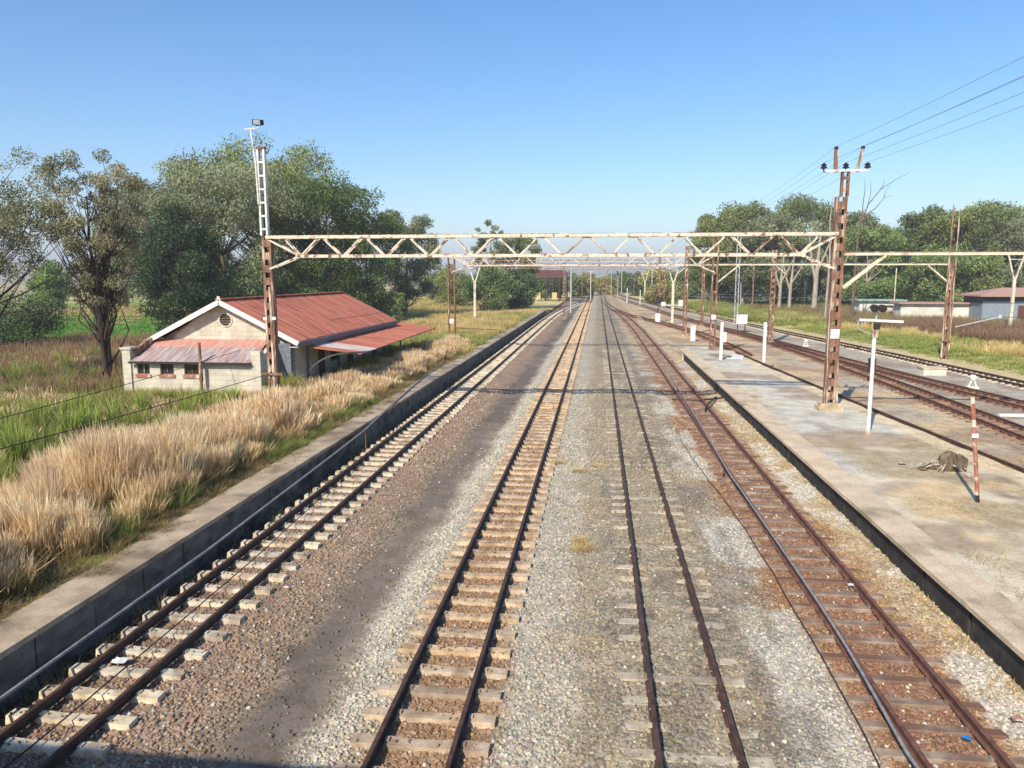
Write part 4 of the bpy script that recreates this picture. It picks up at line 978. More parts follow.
def mast(label, px, py, top_y, wx=.42, z=0, step=.6, bh=.3, mat='rust', plate=None, sec=None, X=None, Y=None):
    p = gp(px, py, z) if Y is None else Vector((X, Y, z))
    depth = -math.sin(YAW) * p.x * 1 + math.cos(YAW) * p.y
    zt = gp(px, top_y, Y=p.y).z
    t = thing('lattice_mast', label, 'mast', (p.x, p.y, z), 0, None)
    b = MB(); lattice(b, p.x, p.y, z, zt, wx, .28, step, bh); b.build('column', M[mat], t)
    b = MB(); foot(b, p.x, p.y, z, .9, .7, .22); b.build('footing', M['coping'], t)
    if plate: zz = gp(px, plate, Y=p.y).z; b = MB(); b.box(p.x - .19, p.x + .19, p.y - .2, p.y - .17, zz - .2, zz + .2); b.build('number_plate', M['white'], t)
    return t, p, zt
mast('rusty twin-channel mast with white plate near the far end of the left platform wall', 451, 344, 256, .66, .75, 3.2, .12, plate=321, X=-13.0, Y=66.0)
mast('rusty mast with white plate at the end of the island platform', 716, 345, 235, .5, .35, 1.6, .2, plate=317, X=9.9, Y=66.0)
mast('slim rusty mast behind the far end of the island platform, left of the plated mast', 684.5, 336, 246, .4)
mast('second slim rusty mast, between the plated mast and the cream V post', 701.5, 327, 250, .4)
mast('thick rusty mast by the rightmost yard track before the scrub', 770, 343, 250, .5)
mast('rusty mast beside the far right platform shelter, left of the middle track', 564, 318, 262, .45)
mast('short rusty mast in front of the maroon shelter', 545.5, 300, 268, .5)
mast('thin rusty mast with signal beside the cream V post', 658.5, 318, 250, .32)
def pole(name, label, px, py, top_y, r, mat, cat='post', z=0, lean=0, extra=None, group=None):
    p = gp(px, py, z); zt = gp(px, top_y, Y=p.y).z
    t = thing(name, label, cat, p, 0, group)
    MB().tube([p, (p.x + lean, p.y, zt)], [r, r * .85], 8).build('shaft', M[mat], t)
    return t, p, zt
# silver ladder mast
p = gp(735.5, 325, 0); zt = gp(737, 236, Y=p.y).z
t = thing('ladder_mast', 'slender silver ladder-like mast behind the island platform', 'mast', p)
b = MB()
for s in (-1, 1): b.box(p.x + s * .22 - .04, p.x + s * .22 + .04, p.y - .06, p.y + .06, 0, zt)
b.build('uprights', M['galv'], t)
b = MB(); z = .4; k = 0
while z < zt - .5: b.bar((p.x - .2, p.y, z), (p.x + .2, p.y, z + .5), .03, .04, up=(0, 1, 0)); b.bar((p.x + .2, p.y, z + .5), (p.x - .2, p.y, z + 1.0), .03, .04, up=(0, 1, 0)); z += 1.0
b.build('lacing', M['galv'], t)
# twin-pole mast by the sheds
X_ = 28.9
t = thing('twin_pole_mast', 'tall twin-pole cream and rust mast before the sheds on the right', 'mast', (X_, 66, 0))
b = MB(); lattice(b, X_, 66, 0, 8.0, .36, .26, 1.1, .2); b.build('column', M['rust'], t)
for dx, tp in ((-.24, 12.6), (.26, 12.3)): MB().tube([(X_ + dx * 1.1, 66 - .2, .1), (X_ + dx, 65.8, tp)], [.07, .055], 6).build('pole', M['mast_paint'], t)
b = MB(); b.bar((X_ - .45, 65.8, 12.1), (X_ + .45, 65.8, 12.1), .06, .06); b.bar((X_ - .4, 65.8, 10.9), (X_ + .4, 65.8, 10.9), .05, .05); b.bar((X_ - .5, 65.7, 1.5), (X_ + .5, 65.7, 1.5), .2, .08); b.build('rungs', M['rust'], t)
def vpost(label, px, py, top_y, junc_y, half_px, z=0, Y=None):
    p = gp(px, py, z) if Y is None else gp(px, py, Y=Y)
    if Y is not None: p.z = float(zg(p.x, p.y))
    zt = gp(px, top_y, Y=p.y).z; zj = gp(px, junc_y, Y=p.y).z; hw = abs(gp(px + half_px, top_y, Y=p.y).x - gp(px, top_y, Y=p.y).x)
    t = thing('v_post', label, 'post', p, 0, 'cream V topped posts')
    b = MB(); b.box(p.x - .17, p.x + .17, p.y - .13, p.y + .13, p.z - .2, zj); b.build('stalk', M['cream'], t)
    for s in (-1, 1): MB().bar((p.x + s * .08, p.y, zj - .2), (p.x + s * hw, p.y, zt), .16, .2, up=(0, 1, 0)).build('arm', M['cream'], t)
    MB().bar((p.x - hw * .7, p.y, zj + (zt - zj) * .72), (p.x + hw * .7, p.y, zj + (zt - zj) * .72), .08, .1).build('tie', M['cream'], t)
    MB().box(p.x - .3, p.x + .3, p.y - .25, p.y + .25, p.z - .3, p.z + .2).build('footing', M['coping'], t)
    return t, p
vpost('cream V topped post standing among trees left of the lines', 475, 316, 262, 281, 7, Y=110)
_, vp = vpost('cream V topped post with white signal boxes, right of the rails', 672, 324, 258, 281, 8.5)
vpost('cream V topped post before the blue shed at the right edge', 1009.5, 331, 252, 278, 9)
vpost('ochre V topped post in front of the eucalyptus trunks', 804, 307, 271, 281, 5)
vpost('small pale V topped post far off, nearer the vanishing point', 644.5, 300, 271, 281, 3.5)
vpost('small V topped post before the dark bushes left of the shelter', 528.3, 300, 270, 278, 3.5)
vpost('small V topped post in front of the maroon shelter', 559.5, 293, 273, 279, 2.5)
t, p, zt = pole('signal_post', 'white post in the middle distance at the right of the second track', 590.5, 301, 272, .11, 'white', 'signal post')
MB().bar((p.x - .7, p.y, zt), (p.x + .9, p.y, zt), .12, .14).build('arm', M['white'], t)
truss('lattice beam between the third one and the farthest, nearly hidden behind them', -20.5, 12.5, 145.0, 9.3, 8.45, -19.0, 11.0, 14, .6, 'mast_paint')
for px, py, ty, r_q, mt_, lab in ((621.5, 293, 271, .14, 'cream', 'cream post just right of the thin grey signal mast'), (634, 296, 268, .16, 'rust', 'rusty post between the grey signal mast and the small pale V post'),
        (651.5, 299, 268, .14, 'galv', 'pale grey post right of the small pale V post'), (606.5, 295, 270, .16, 'rust', 'rusty post right of the vanishing point'), (611, 299, 270, .10, 'galv', 'thin pale post near the buried track far away'),
        (582, 298, 271, .13, 'rust', 'thin rusty post left of the white post in the distance'), (664, 304, 262, .14, 'rust', 'thin rusty post left of the cream V post with boxes'), (752, 312, 266, .16, 'rust', 'rusty post behind the silver ladder mast, to its right'),
        (627, 303, 288, .12, 'white', 'short white stub post by the crossover'), (640, 305, 290, .12, 'white', 'short white stub post right of the crossover'), (893, 318, 268, .10, 'cream', 'thin pale pole in front of the beige building')):
    pole('line_post', lab, px, py, ty, r_q, mt_, 'post', group='posts along the distant tracks')
for k, (y_, z_, x0_, x1_, lab) in enumerate(((88, 4.6, 9, 30, 'thin level span wire over the yard left of the thick rusty mast'), (112, 4.4, 6, 27, 'thin level span wire low over the distant yard'), (110, 8.9, -19, 52, 'span wire along the third beam'))):
    cable('span_wire', lab, span((x0_, y_, z_), (x1_, y_, z_), .15), .018, 'wire_grey', 'wire', 4)
t, p, zt = pole('grey_post', 'pale grey post beside the rusty mast near the end of the left platform', 570.7, 313, 270, .16, 'galv')
for px, py, ty, lab in ((617.5, 300, 272, 'thin grey signal mast with a dark lamp head far down the line'), (740, 309, 278, 'short white signal mast with a black lamp head behind the ladder mast')):
    t, p, zt = pole('signal_mast', lab, px, py, ty, .09, 'galv', 'signal')
    b = MB(); b.box(p.x - .35, p.x + .35, p.y - .2, p.y - .02, zt - .9, zt - .1) if px > 700 else b.box(p.x - .4, p.x + .1, p.y - .3, p.y - .1, zt - .9, zt + .3)
    b.build('lamp_head', M['dark_metal'], t)
t, p, zt = pole('signal_mast', 'dark signal lamp on a thin rod with a white base box, right of the crossover', 657.5, 322, 296, .05, 'dark_metal', 'signal')
b = MB(); b.box(p.x - .35, p.x + .35, p.y - .2, p.y + .1, zt - 1.1, zt - .4); b.box(p.x - .2, p.x + .2, p.y - .15, p.y + .05, zt - .4, zt); b.build('lamp_head', M['dark_metal'], t)
MB().box(p.x - .35, p.x + .35, p.y - .3, p.y, 0, 1.3).build('base_box', M['white'], t)
# signal boxes hung on the V post
b = MB(); 
for dx in (-1.35, 1.1): b.box(vp.x + dx - .3, vp.x + dx + .3, vp.y - .4, vp.y - .1, 2.6, 3.2 + (dx > 0) * .3)
b.box(vp.x - 1.2, vp.x + 1.2, vp.y - .3, vp.y - .2, 2.7, 2.8)
tag(b.build('indicator_boxes', M['white']), 'pair of white indicator boxes on an arm across the cream V post', 'indicator')

# ------------------------------------------------------------------ things on and beside the island platform
def lamp_post():
    p = gp(868, 434, PLAT); q = gp(874.5, 336, Y=p.y)
    t = thing('lamp_post', 'leaning white post on the island platform topped by a tube light and twin lamps', 'lamp post', p)
    MB().tube([p, (q.x, p.y, q.z)], [.075, .07], 10).build('shaft', M['white'], t)
    MB().lathe([(.12, -.02), (.12, .12), (.08, .14)], p, 10).build('base_collar', M['concrete'], t)
    z1 = gp(875, 308, Y=p.y).z
    MB().tube([(q.x, p.y, q.z), (q.x + .03, p.y, z1)], .03, 6).build('upper_pipe', M['galv'], t)
    MB().box(q.x - .1, q.x + .1, p.y - .08, p.y + .08, q.z - .05, q.z + .18).build('joint', M['mast_paint'], t)
    zb = gp(875, 321, Y=p.y).z
    b = MB(); b.bar((q.x - .62, p.y - .1, zb + .05), (q.x + .98, p.y - .02, zb - .02), .10, .09); tb = b.build('tube_light', M['white'], t)
    b = MB(); b.tube([(q.x - .62, p.y, zb), (q.x - .62, p.y, zb - .28), (q.x - .35, p.y, zb - .42), (q.x + .03, p.y, zb - .55)], .015, 5); b.build('wire_loop', M['galv'], tb)
    for dx in (-.13, .15):
        b = MB(); b.tube([(q.x + .03 + dx, p.y - .18, z1 - .02), (q.x + .03 + dx, p.y + .1, z1 + .02)], [.15, .11], 10); l = b.build('lamp', M['dark_metal'], t)
    MB().box(q.x - .04, q.x + .14, p.y - .1, p.y + .06, zb - .32, zb - .08).build('junction_box', M['dark_metal'], t)
lamp_post()
def stake():
    p = gp(977.7, 502, PLAT); q = gp(972.5, 397, Y=p.y)
    t = thing('marker_stake', 'thin faded red stake with pale bands leaning at the platform back edge', 'stake', p)
    for i, (a, b_, m_) in enumerate(((0, .07, 'dark_metal'), (.07, .72, 'red_paint'), (.72, .79, 'cream'), (.79, .94, 'red_paint'), (.94, 1, 'cream'))):
        P0 = Vector(p).lerp(Vector((q.x, p.y, q.z)), a); P1 = Vector(p).lerp(Vector((q.x, p.y, q.z)), b_)
        MB().tube([P0, P1], .052 + .003 * (i % 2), 8).build('band', M[m_], t)
    MB().box(q.x + .04, q.x + .2, p.y - .08, p.y - .05, p.z + (q.z - p.z) * .62, p.z + (q.z - p.z) * .66).build('tag_plate', M['white'], t)
stake()
for px, py, ty, lab in ((720.5, 361, 323, 'white square post near the end of the platform, with a small box on its side'), (763.5, 361, 323, 'plain white square post right of its twin at the platform end')):
    p = gp(px, py, .72 if px > 740 else .72); zt = gp(px, ty, Y=p.y).z
    t = thing('marker_post', lab, 'post', p, 0, 'white square posts at the platform end')
    MB().box(p.x - .10, p.x + .10, p.y - .10, p.y + .10, p.z - .1, zt).build('shaft', M['white'], t)
    MB().box(p.x - .11, p.x + .11, p.y - .11, p.y + .11, zt + .001, zt + .06).build('cap', M['white'], t)
    if px < 740: zz = gp(px, 337, Y=p.y).z; MB().box(p.x + .105, p.x + .34, p.y - .12, p.y + .1, zz - .35, zz + .35).build('side_box', M['white'], t)
def board():
    p = gp(736, 358, .74)
    b = MB(); b.add([(-.9, -1.0, .0), (.25, -1.4, .0), (.85, 1.3, .03), (.0, 1.5, .03), (-.9, -1.0, .08), (.25, -1.4, .08), (.85, 1.3, .11), (.0, 1.5, .11)], [(0,3,2,1), (4,5,6,7), (0,1,5,4), (1,2,6,5), (2,3,7,6), (3,0,4,7)])
    b.v = [Vector(v) + p for v in b.v]; tag(b.build('fallen_board', M['white']), 'white board lying flat between the two white posts', 'board')
board()
def box_sign(label, px, py, ty, w, d, z=0, name='signal_box', mat='white', cat='signal box', legs=0):
    p = gp(px, py, z); zt = gp(px, ty, Y=p.y).z
    t = thing(name, label, cat, p)
    MB().box(p.x - w/2, p.x + w/2, p.y - d/2, p.y + d/2, p.z + legs, zt).build('cabinet', M[mat], t)
    MB().box(p.x - w/2 - .05, p.x + w/2 + .05, p.y - d/2 - .05, p.y + d/2 + .05, zt + .001, zt + .06).build('lid', M[mat], t)
    if legs:
        for s in (-1, 1): MB().box(p.x + s * w * .35 - .05, p.x + s * w * .35 + .05, p.y - .05, p.y + .05, p.z, p.z + legs - .001).build('leg', M['dark_metal'], t)
    return t
box_sign('white upright relay cabinet on bare ground before the platform end', 692.5, 341, 326, .5, .45)
box_sign('wide white box on dark legs beside the yard tracks, right of the ladder mast', 741, 332, 315, 1.3, .6, legs=1.0)
def crate():
    p = gp(931, 374, 0)
    t = thing('cable_pit', 'low pale concrete pit box in the gravel between yard tracks', 'pit box', p)
    MB().box(p.x - .75, p.x + .75, p.y - .6, p.y + .6, -.1, .42).build('box', M['wall_pale'], t)
    MB().box(p.x - .8, p.x + .8, p.y - .65, p.y + .65, .421, .50).build('lid', M['concrete'], t)
crate()
def dwarf(label, px, py, ty):
    p = gp(px, py, 0); zt = gp(px, ty, Y=p.y).z; s = zt / .95
    t = thing('points_lever', label, 'points lever', p, 0, 'white points levers between the yard tracks')
    b = MB(); b.box(p.x - .35*s, p.x + .35*s, p.y - .25*s, p.y + .25*s, -.05, .12*s); b.build('base', M['wall_pale'], t)
    for sx in (-1, 1): MB().bar((p.x + sx * .26 * s, p.y, .1 * s), (p.x + sx * .05 * s, p.y, .6 * s), .09 * s, .12 * s, up=(0, 1, 0)).build('leg', M['white'], t)
    b = MB(); b.tube([(p.x, p.y - .12 * s, .74 * s), (p.x, p.y + .12 * s, .74 * s)], .2 * s, 12); b.build('disc', M['white'], t)
dwarf('white disc points lever on a splayed base, right of the concrete pit box', 972, 388, 374.5)
dwarf('smaller white disc points lever beside the junction, left of the rust-red mast', 805.5, 346, 339)
p = gp(870.5, 382, 0); zt = gp(870.5, 350, Y=p.y).z
t = thing('relay_post', 'dark slim relay box on a post by the yard junction', 'relay box', p)
MB().box(p.x - .06, p.x + .06, p.y - .06, p.y + .06, 0, zt).build('shaft', M['dark_metal'], t)
MB().box(p.x - .2, p.x + .2, p.y - .2, p.y + .1, zt * .35, zt * .75).build('box', M['dark_metal'], t)
p = gp(1018, 416, 0)
tag(MB().box(p.x - .9, p.x + 1.6, p.y - .12, p.y + .12, -.02, .1).build('white_sleeper', M['white']), 'white painted concrete bar lying between yard tracks at the right edge', 'concrete bar')
def rubble():
    p = gp(948, 470, PLAT); r_ = np.random.default_rng(4)
    iv, fc = ico(); t = thing('stump', 'grey weathered tree stump and roots on the island platform', 'stump', p)
    for k, (dx, dy, sx, sy, sz) in enumerate(((0, 0, .34, .28, .46), (.30, -.08, .22, .2, .34), (-.45, .1, .26, .2, .13), (-.8, -.12, .16, .16, .08), (.1, .3, .3, .3, .2))):
        b = MB(); v = iv * (1 + r_.uniform(-.25, .25, (12, 1))) * np.array([sx, sy, sz]) + np.array([p.x + dx, p.y + dy, p.z + sz * .5])
        b.add([tuple(q) for q in v], [tuple(f) for f in fc]); o = b.build('wood_lump', M['bark'], t)
    for k in range(14):
        a = r_.uniform(0, 6.28); L_ = r_.uniform(.5, 1.2); MB().tube([(p.x, p.y, p.z + .2), (p.x + .5 * L_ * math.cos(a), p.y + .5 * L_ * math.sin(a), p.z + .16 + r_.uniform(0, .15)), (p.x + L_ * math.cos(a), p.y + L_ * math.sin(a), p.z + .01)], [.04, .03, .012], 5).build('root', M['pale_bark'], t)
rubble()
# litter
def litter(px, py, z, s, mat, label, seed):
    r_ = random.Random(seed); p = gp(px, py, z); n = 4
    b = MB(); vs_ = [(p.x + (i / n - .5) * s, p.y + (j / n - .5) * s * .8, p.z + .02 + r_.uniform(0, .10) * s) for j in range(n + 1) for i in range(n + 1)]
    b.add(vs_, [(j*(n+1)+i, j*(n+1)+i+1, (j+1)*(n+1)+i+1, (j+1)*(n+1)+i) for j in range(n) for i in range(n)])
    tag(b.build('litter', M[mat]), label, 'litter')
litter(852, 586, .03, .18, 'white', 'white paper scrap between the rusty rails', 1)
litter(966, 739, .03, .13, 'litter_blue', 'blue plastic scrap by the rusty rail at the bottom right', 2)
litter(120, 662, .04, .26, 'white', 'crumpled white bag between rails of the leftmost track', 3)
litter(1017, 720, .10, .16, 'red_paint', 'small red scrap in the ballast at the bottom right corner', 4)
litter(902, 464, PLAT + .03, .22, 'red_paint', 'reddish wrapper on the platform near the stump', 5)
litter(286, 468 + 120, .0, .1, 'white', 'tiny white scrap beside the leftmost track', 6)
litter(657, 470, .06, .14, 'white', 'white scrap in the ballast by the buried track', 7)

# ------------------------------------------------------------------ pipes, cables and wires
cp = [(-9.1, 4.0, .24), (-9.1, 9.6, .31), (-9.1, 16.0, .37), (-9.1, 24.0, .62), (-9.12, 28.2, .76), (-9.35, 31.6, .86), (-9.7, 35.5, PLAT + .05), (-10.2, 42, PLAT + .06), (-10.7, 50.5, PLAT + .06), (-11.4, 56, PLAT + .05)]
cable('conduit_pipe', 'pale grey pipe running along the left platform wall and up over its edge', cp, .032, 'conduit', 'pipe', 8)
t = thing('pipe_stake', 'thin rusty stake propping the grey pipe before the left platform wall', 'stake', (-9.1, 28.2, -.1)); MB().tube([(-9.1, 28.2, -.15), (-9.1, 28.2, .74)], .022, 6).build('rod', M['rust'], t)
def sagpts(ctrl, n=10, wob=0.0, seed=0):
    r_ = random.Random(seed); out = []
    P = resample([(c[0], c[1]) for c in ctrl], lambda y: 1.0)
    ys_ = [c[1] for c in ctrl]; zs = [c[2] for c in ctrl]
    for p_ in P: out.append((p_.x + r_.uniform(-wob, wob), p_.y, float(np.interp(p_.y, ys_, zs)) if ys_[0] < ys_[-1] else float(np.interp(-p_.y, [-q for q in ys_], zs))))
    return out
a0 = gp(5, 768, .1); a1 = gp(120, 672, .12); a2 = gp(250, 562, .10); a3 = gp(330, 489, .12); a4 = gp(376, 445, .19)
cable('slack_wire', 'dark slack wire lying slantwise over the leftmost track', sagpts([(a0.x - .1, a0.y - 1.5, .12)] + [tuple(q) for q in (a0, a1, a2, a3, a4)], wob=.01), .013, 'black_rubber', 'wire')
b1 = [gp(940, 800, .22), gp(916, 768, .22), gp(830, 620, .26), gp(748, 500, .30), gp(724, 464, .42), gp(700, 424, .26), gp(672, 378, .24), gp(661, 353, .2)]
cable('conduit_pipe', 'pale grey pipe lying along the left rail of the reddish track', sagpts([tuple(q) for q in b1]), .026, 'conduit', 'pipe', 8)
t = thing('pipe_stake', 'short dark stake under the pale pipe on the reddish track', 'stake', (b1[4].x, b1[4].y, 0)); MB().tube([(b1[4].x, b1[4].y, -.05), (b1[4].x, b1[4].y, .44)], .02, 6).build('rod', M['dark_metal'], t)
b2 = [gp(884, 775, .05), gp(859, 724, .05), gp(812, 640, .06), gp(765, 560, .06), gp(728, 505, .07), gp(690, 455, .06), gp(676, 430, .06)]
cable('slack_wire', 'thin grey wire trailing on the ballast beside the reddish track', sagpts([tuple(q) for q in b2], wob=.02, seed=3), .012, 'black_rubber', 'wire')
# guy wires on the left
e1 = Vector((-15.95, 34.6, gp(266, 374, Y=34.6).z)); s1 = gp(-70, 468, Y=15.0)
cable('sagging_cable', 'lower dark cable sagging over the tall grass to the floodlight mast', span(s1, e1, .04), .016, 'black_rubber', 'cable')
e2 = Vector((-13.2, 66, gp(449, 300, Y=66).z)); s2 = gp(-80, 439, Y=17.0)
m2 = gp(199, 363, Y=35.0); m3 = gp(330, 320, Y=47.5)
cable('sagging_cable', 'upper dark cable passing above the station roof to the second mast', span(s2, m2, .06, 12)[:-1] + span(m2, m3, .05, 8)[:-1] + span(m3, e2, .1, 8), .014, 'black_rubber', 'cable')
for k, (x, z, x2, z2) in enumerate(((9.68, 11.70, 9.5, 11.8), (10.6, 11.70, 10.3, 11.8), (11.50, 11.70, 11.0, 11.8), (10.16, 12.38, 10.0, 12.4), (11.26, 12.38, 10.9, 12.4))):
    nm = ('left crossarm insulator', 'middle crossarm insulator', 'right crossarm insulator', 'left horn tip', 'right horn tip')[k]
    cable('overhead_wire', 'thin overhead wire tied to the %s of the platform mast' % nm, span((x, -20, z + .3), (x, 34.8, z), .5)[:-1] + span((x, 34.8, z), (x2, 88, z2 - .8), .7)[:-1] + span((x2, 88, z2 - .8), (x2 - .5, 150, 10.5), .8), .006, 'wire_grey', 'wire', 4)
for k, (x0, z) in enumerate(((-13, 4.0), (9.9, 4.6))): pass
q0 = gp(451, 328, Y=66); q1 = gp(500, 330, Y=80)
cable('handrail', 'low dark pipe rail right of the second left mast', [(-12.8, 66.3, gp(452, 328, Y=66).z), gp(500, 330, Y=69)], .04, 'rust', 'rail')
w0 = gp(955, 327, Y=66); w1 = gp(1000, 317, Y=64); w2 = gp(1080, 318, Y=64)
t = thing('insulator_arm', 'slanted bracket arm with a grey insulator right of the twin-pole mast', 'bracket', w0)
MB().tube([w0, w1], .05, 6).build('arm', M['galv'], t); MB().lathe([(.05, -.18), (.16, -.1), (.16, .1), (.05, .18)], w1, 8).build('insulator', M['galv'], t); MB().tube([w1, w2], .022, 5).build('wire', M['black_rubber'], t)
# hump of thick cables crossing under the rails near the reddish track
t = thing('rail_joint_rod', 'bent dark rod linking the rails of the reddish track', 'rod', gp(706, 405, .1))
MB().tube([gp(672, 399, .12), gp(700, 400, .14), gp(722, 398, .14)], .05, 6).build('rod', M['dark_metal'], t)
MB().tube([gp(716, 397, .2), gp(708, 404, .25), gp(705, 410, .1)], .05, 6).build('hook', M['dark_metal'], t)

# ------------------------------------------------------------------ far buildings
def shed():
    a = gp(981, 323, 0); x0, y0 = a.x, a.y; x1 = x0 + 24; y1 = y0 + 6; h = 3.9
    t = thing('blue_shed', 'dark blue and grey shed with a low pinkish roof at the right edge', 'shed', (x0, y0, 0))
    MB().box(x0, x1, y0, y1, -.3, 2.9).build('lower_wall', M['shed_pale'], t)
    MB().box(x0 + .01, x1, y0 + .02, y1, 2.901, h).build('upper_wall', M['shed_blue'], t)
    b = MB(); b.add([(x0 - .7, y0 - .8, h), (x1 + 1, y0 - .8, h), (x1 + 1, y1 + 1, h), (x0 - .7, y1 + 1, h), (x0 - .7, y0 - .8, h + .2), (x1 + 1, y0 - .8, h + .2), (x1, (y0 + y1) / 2, h + 1.3), (x0 + 4, (y0 + y1) / 2, h + 1.3), (x1 + 1, y1 + 1, h + .2), (x0 - .7, y1 + 1, h + .2)],
             [(0, 3, 2, 1), (0, 1, 5, 4), (4, 5, 6, 7), (4, 7, 9), (9, 7, 6, 8), (0, 4, 9, 3), (1, 2, 8, 5), (5, 8, 6), (3, 9, 8, 2)]); b.build('roof', M['roof_pink'], t)
    d = gp(1017, 322, Y=y0 - .05).x
    MB().box(d, d + 1.6, y0 - .06, y0 - .01, -.2, 2.6).build('door', M['maroon'], t)
shed()
def low(label, pxa, pxb, py, topy, mat, roof, depth=9, win=0):
    a = gp(pxa, py, 0); x1 = gp(pxb, py, Y=a.y).x; zt = gp((pxa + pxb) / 2, topy, Y=a.y).z
    t = thing('low_building', label, 'building', (a.x, a.y, 0), 0, 'low buildings behind the scrub')
    MB().box(a.x, x1, a.y, a.y + depth, -.3, zt).build('wall', M[mat], t)
    b = MB(); b.box(a.x - .5, x1 + .5, a.y - .6, a.y + depth + .5, zt + .001, zt + .25); b.build('roof', M[roof], t)
    for k in range(win):
        x = a.x + (x1 - a.x) * (k + .7) / (win + .4); MB().box(x, x + 1.1, a.y - .05, a.y - .01, zt * .4, zt * .8).build('window', M['glass'], t)
    return t
low('long beige wall-like building with a flat brown roof left of the blue shed', 900, 976, 321, 304, 'wall_pale', 'roof_pink', 3, 0)
low('white low building with a pale green roof behind the leaning lamp post', 859, 902, 316, 301, 'wall_pale', 'roof_green', 4, 0)
a = gp(892, 318, 0); zt = gp(920, 308, Y=a.y).z; x1 = gp(950, 318, Y=a.y).x
t = thing('carport', 'thin flat dark canopy on short posts in front of the beige building', 'canopy', (a.x, a.y, 0))
MB().box(a.x, x1, a.y, a.y + 4, zt, zt + .25).build('roof', M['dark_metal'], t)
for x in (a.x + 1, x1 - 1): MB().box(x - .8, x + .8, a.y + .3, a.y + .6, -.1, zt - .001).build('post', M['maroon'], t)
def shelter():
    a = gp(531, 301, 0); x1 = gp(568, 301, Y=a.y).x; z0 = gp(545, 278, Y=a.y).z; z1 = gp(545, 270, Y=a.y).z
    t = thing('platform_shelter', 'distant maroon roofed open shelter on thin dark posts, left of the rails', 'shelter', (a.x, a.y, 0))
    b = MB(); b.add([(a.x, a.y - 2, z0), (x1, a.y - 2, z0), (x1 - 1.5, a.y + 3, z1), (a.x + 1, a.y + 3, z1), (a.x, a.y + 8, z0), (x1, a.y + 8, z0)], [(0, 1, 2, 3), (3, 2, 5, 4), (0, 3, 4), (1, 5, 2), (0, 4, 5, 1)]); b.build('roof', M['maroon'], t)
    for k in range(6):
        for yy in (a.y - 1.6, a.y + 7.5):
            x = a.x + .5 + (x1 - a.x - 1) * k / 5; MB().box(x - .12, x + .12, yy - .12, yy + .12, -.2, z0 - .002).build('post', M['dark_bark'], t)
    for k in range(5):
        x = a.x + .5 + (x1 - a.x - 1) * k / 5; xx = a.x + .5 + (x1 - a.x - 1) * (k + 1) / 5
        b = MB(); b.bar((x, a.y - 1.6, z0 - 1.4), (x + 1.0, a.y - 1.6, z0 - .1), .12, .12); b.bar((xx, a.y - 1.6, z0 - 1.4), (xx - 1.0, a.y - 1.6, z0 - .1), .12, .12); b.build('knee_brace', M['dark_bark'], t)
    for px in (538, 554.5): x = gp(px, 300, Y=a.y - 3).x; MB().box(x - .7, x + .7, a.y - 3.4, a.y - 3.2, .5, 2.5).build('yellow_panel', M['yellow_paint'], t)
shelter()

# ------------------------------------------------------------------ trees
G1 = ((150, 150, 100), (88, 96, 60)); OLIVE = ((116, 126, 80), (70, 82, 52)); GREY = ((124, 132, 108), (76, 86, 68)); BRIGHT = ((140, 160, 66), (84, 108, 44)); DARK = ((92, 108, 66), (60, 76, 46)); LIME = ((122, 140, 90), (84, 104, 64))
def tr(label, px, py, top_y, wpx, Y=None, z=0, pal=OLIVE, seed=1, name='eucalyptus_tree', **k):
    p = gp(px, py, z) if Y is None else Vector((gp(px, py, Y=Y).x, Y, z))
    if Y is not None: p.z = float(zg(p.x, p.y))
    H = gp(px, top_y, Y=p.y).z - p.z; Rc = abs(gp(px + wpx / 2, py, Y=p.y).x - p.x)
    return tree(name, label, p, H, Rc, c1=pal[0], c2=pal[1], seed=seed, **k)
tr('sparse tall twin-trunked eucalyptus left of the station building', 108, 388, 150, 106, pal=((134, 132, 112), (92, 96, 78)), seed=31, trunks=2, base=.30, nclump=130, leaves=17000, size=.14, bark='dark_bark', clump_r=.14, shape='umbrella', flat=.8, trunk_r=.22)
tr('grey-green wispy eucalyptus cut by the left edge', -16, 400, 136, 170, Y=40, pal=((124, 126, 100), (80, 84, 66)), seed=12, base=.40, nclump=90, leaves=15000, size=.14, bark='dark_bark', clump_r=.14, trunk_r=.22)
tr('dark dome-shaped bush at the left edge beyond the reeds', 6, 352, 304, 90, Y=62, pal=((74, 88, 62), (40, 50, 36)), seed=13, name='bush', cat='bush', base=.02, nclump=34, leaves=9000, size=.2, clump_r=.4, bark='dark_bark')
tr('small round tree alone in the green meadow at left', 51, 312, 267, 36, pal=((112, 136, 78), (72, 94, 52)), seed=14, name='round_tree', base=.04, nclump=34, leaves=7000, size=.42, clump_r=.4)
tr('dark green cypress-like tree right behind the station', 182, 322, 205, 74, Y=84, pal=((64, 82, 54), (38, 52, 38)), seed=15, name='cypress_tree', base=.02, nclump=70, leaves=20000, size=.28, shape='round', clump_r=.32, bark='dark_bark', droop=0)
tr('grey-leaved eucalyptus between the twin-trunked one and the cypress', 165, 325, 168, 96, Y=100, pal=GREY, seed=16, base=.25, nclump=60, leaves=17000, size=.32, clump_r=.22)
tr('greyish broad eucalyptus directly behind the station roof', 228, 325, 160, 128, Y=94, pal=((138, 144, 118), (86, 96, 74)), seed=17, base=.08, shape='dome', nclump=170, leaves=34000, size=.32, clump_r=.19)
tr('tallest bright green eucalyptus crown behind the floodlight mast', 268, 322, 140, 150, Y=112, pal=((126, 134, 86), (88, 100, 62)), seed=18, base=.10, shape='dome', nclump=190, leaves=42000, size=.36, clump_r=.19)
tr('big dark green tree sloping down right of the tallest crown', 325, 322, 178, 118, Y=104, pal=DARK, seed=19, name='broad_tree', base=.04, shape='dome', nclump=150, leaves=34000, size=.34, clump_r=.21)
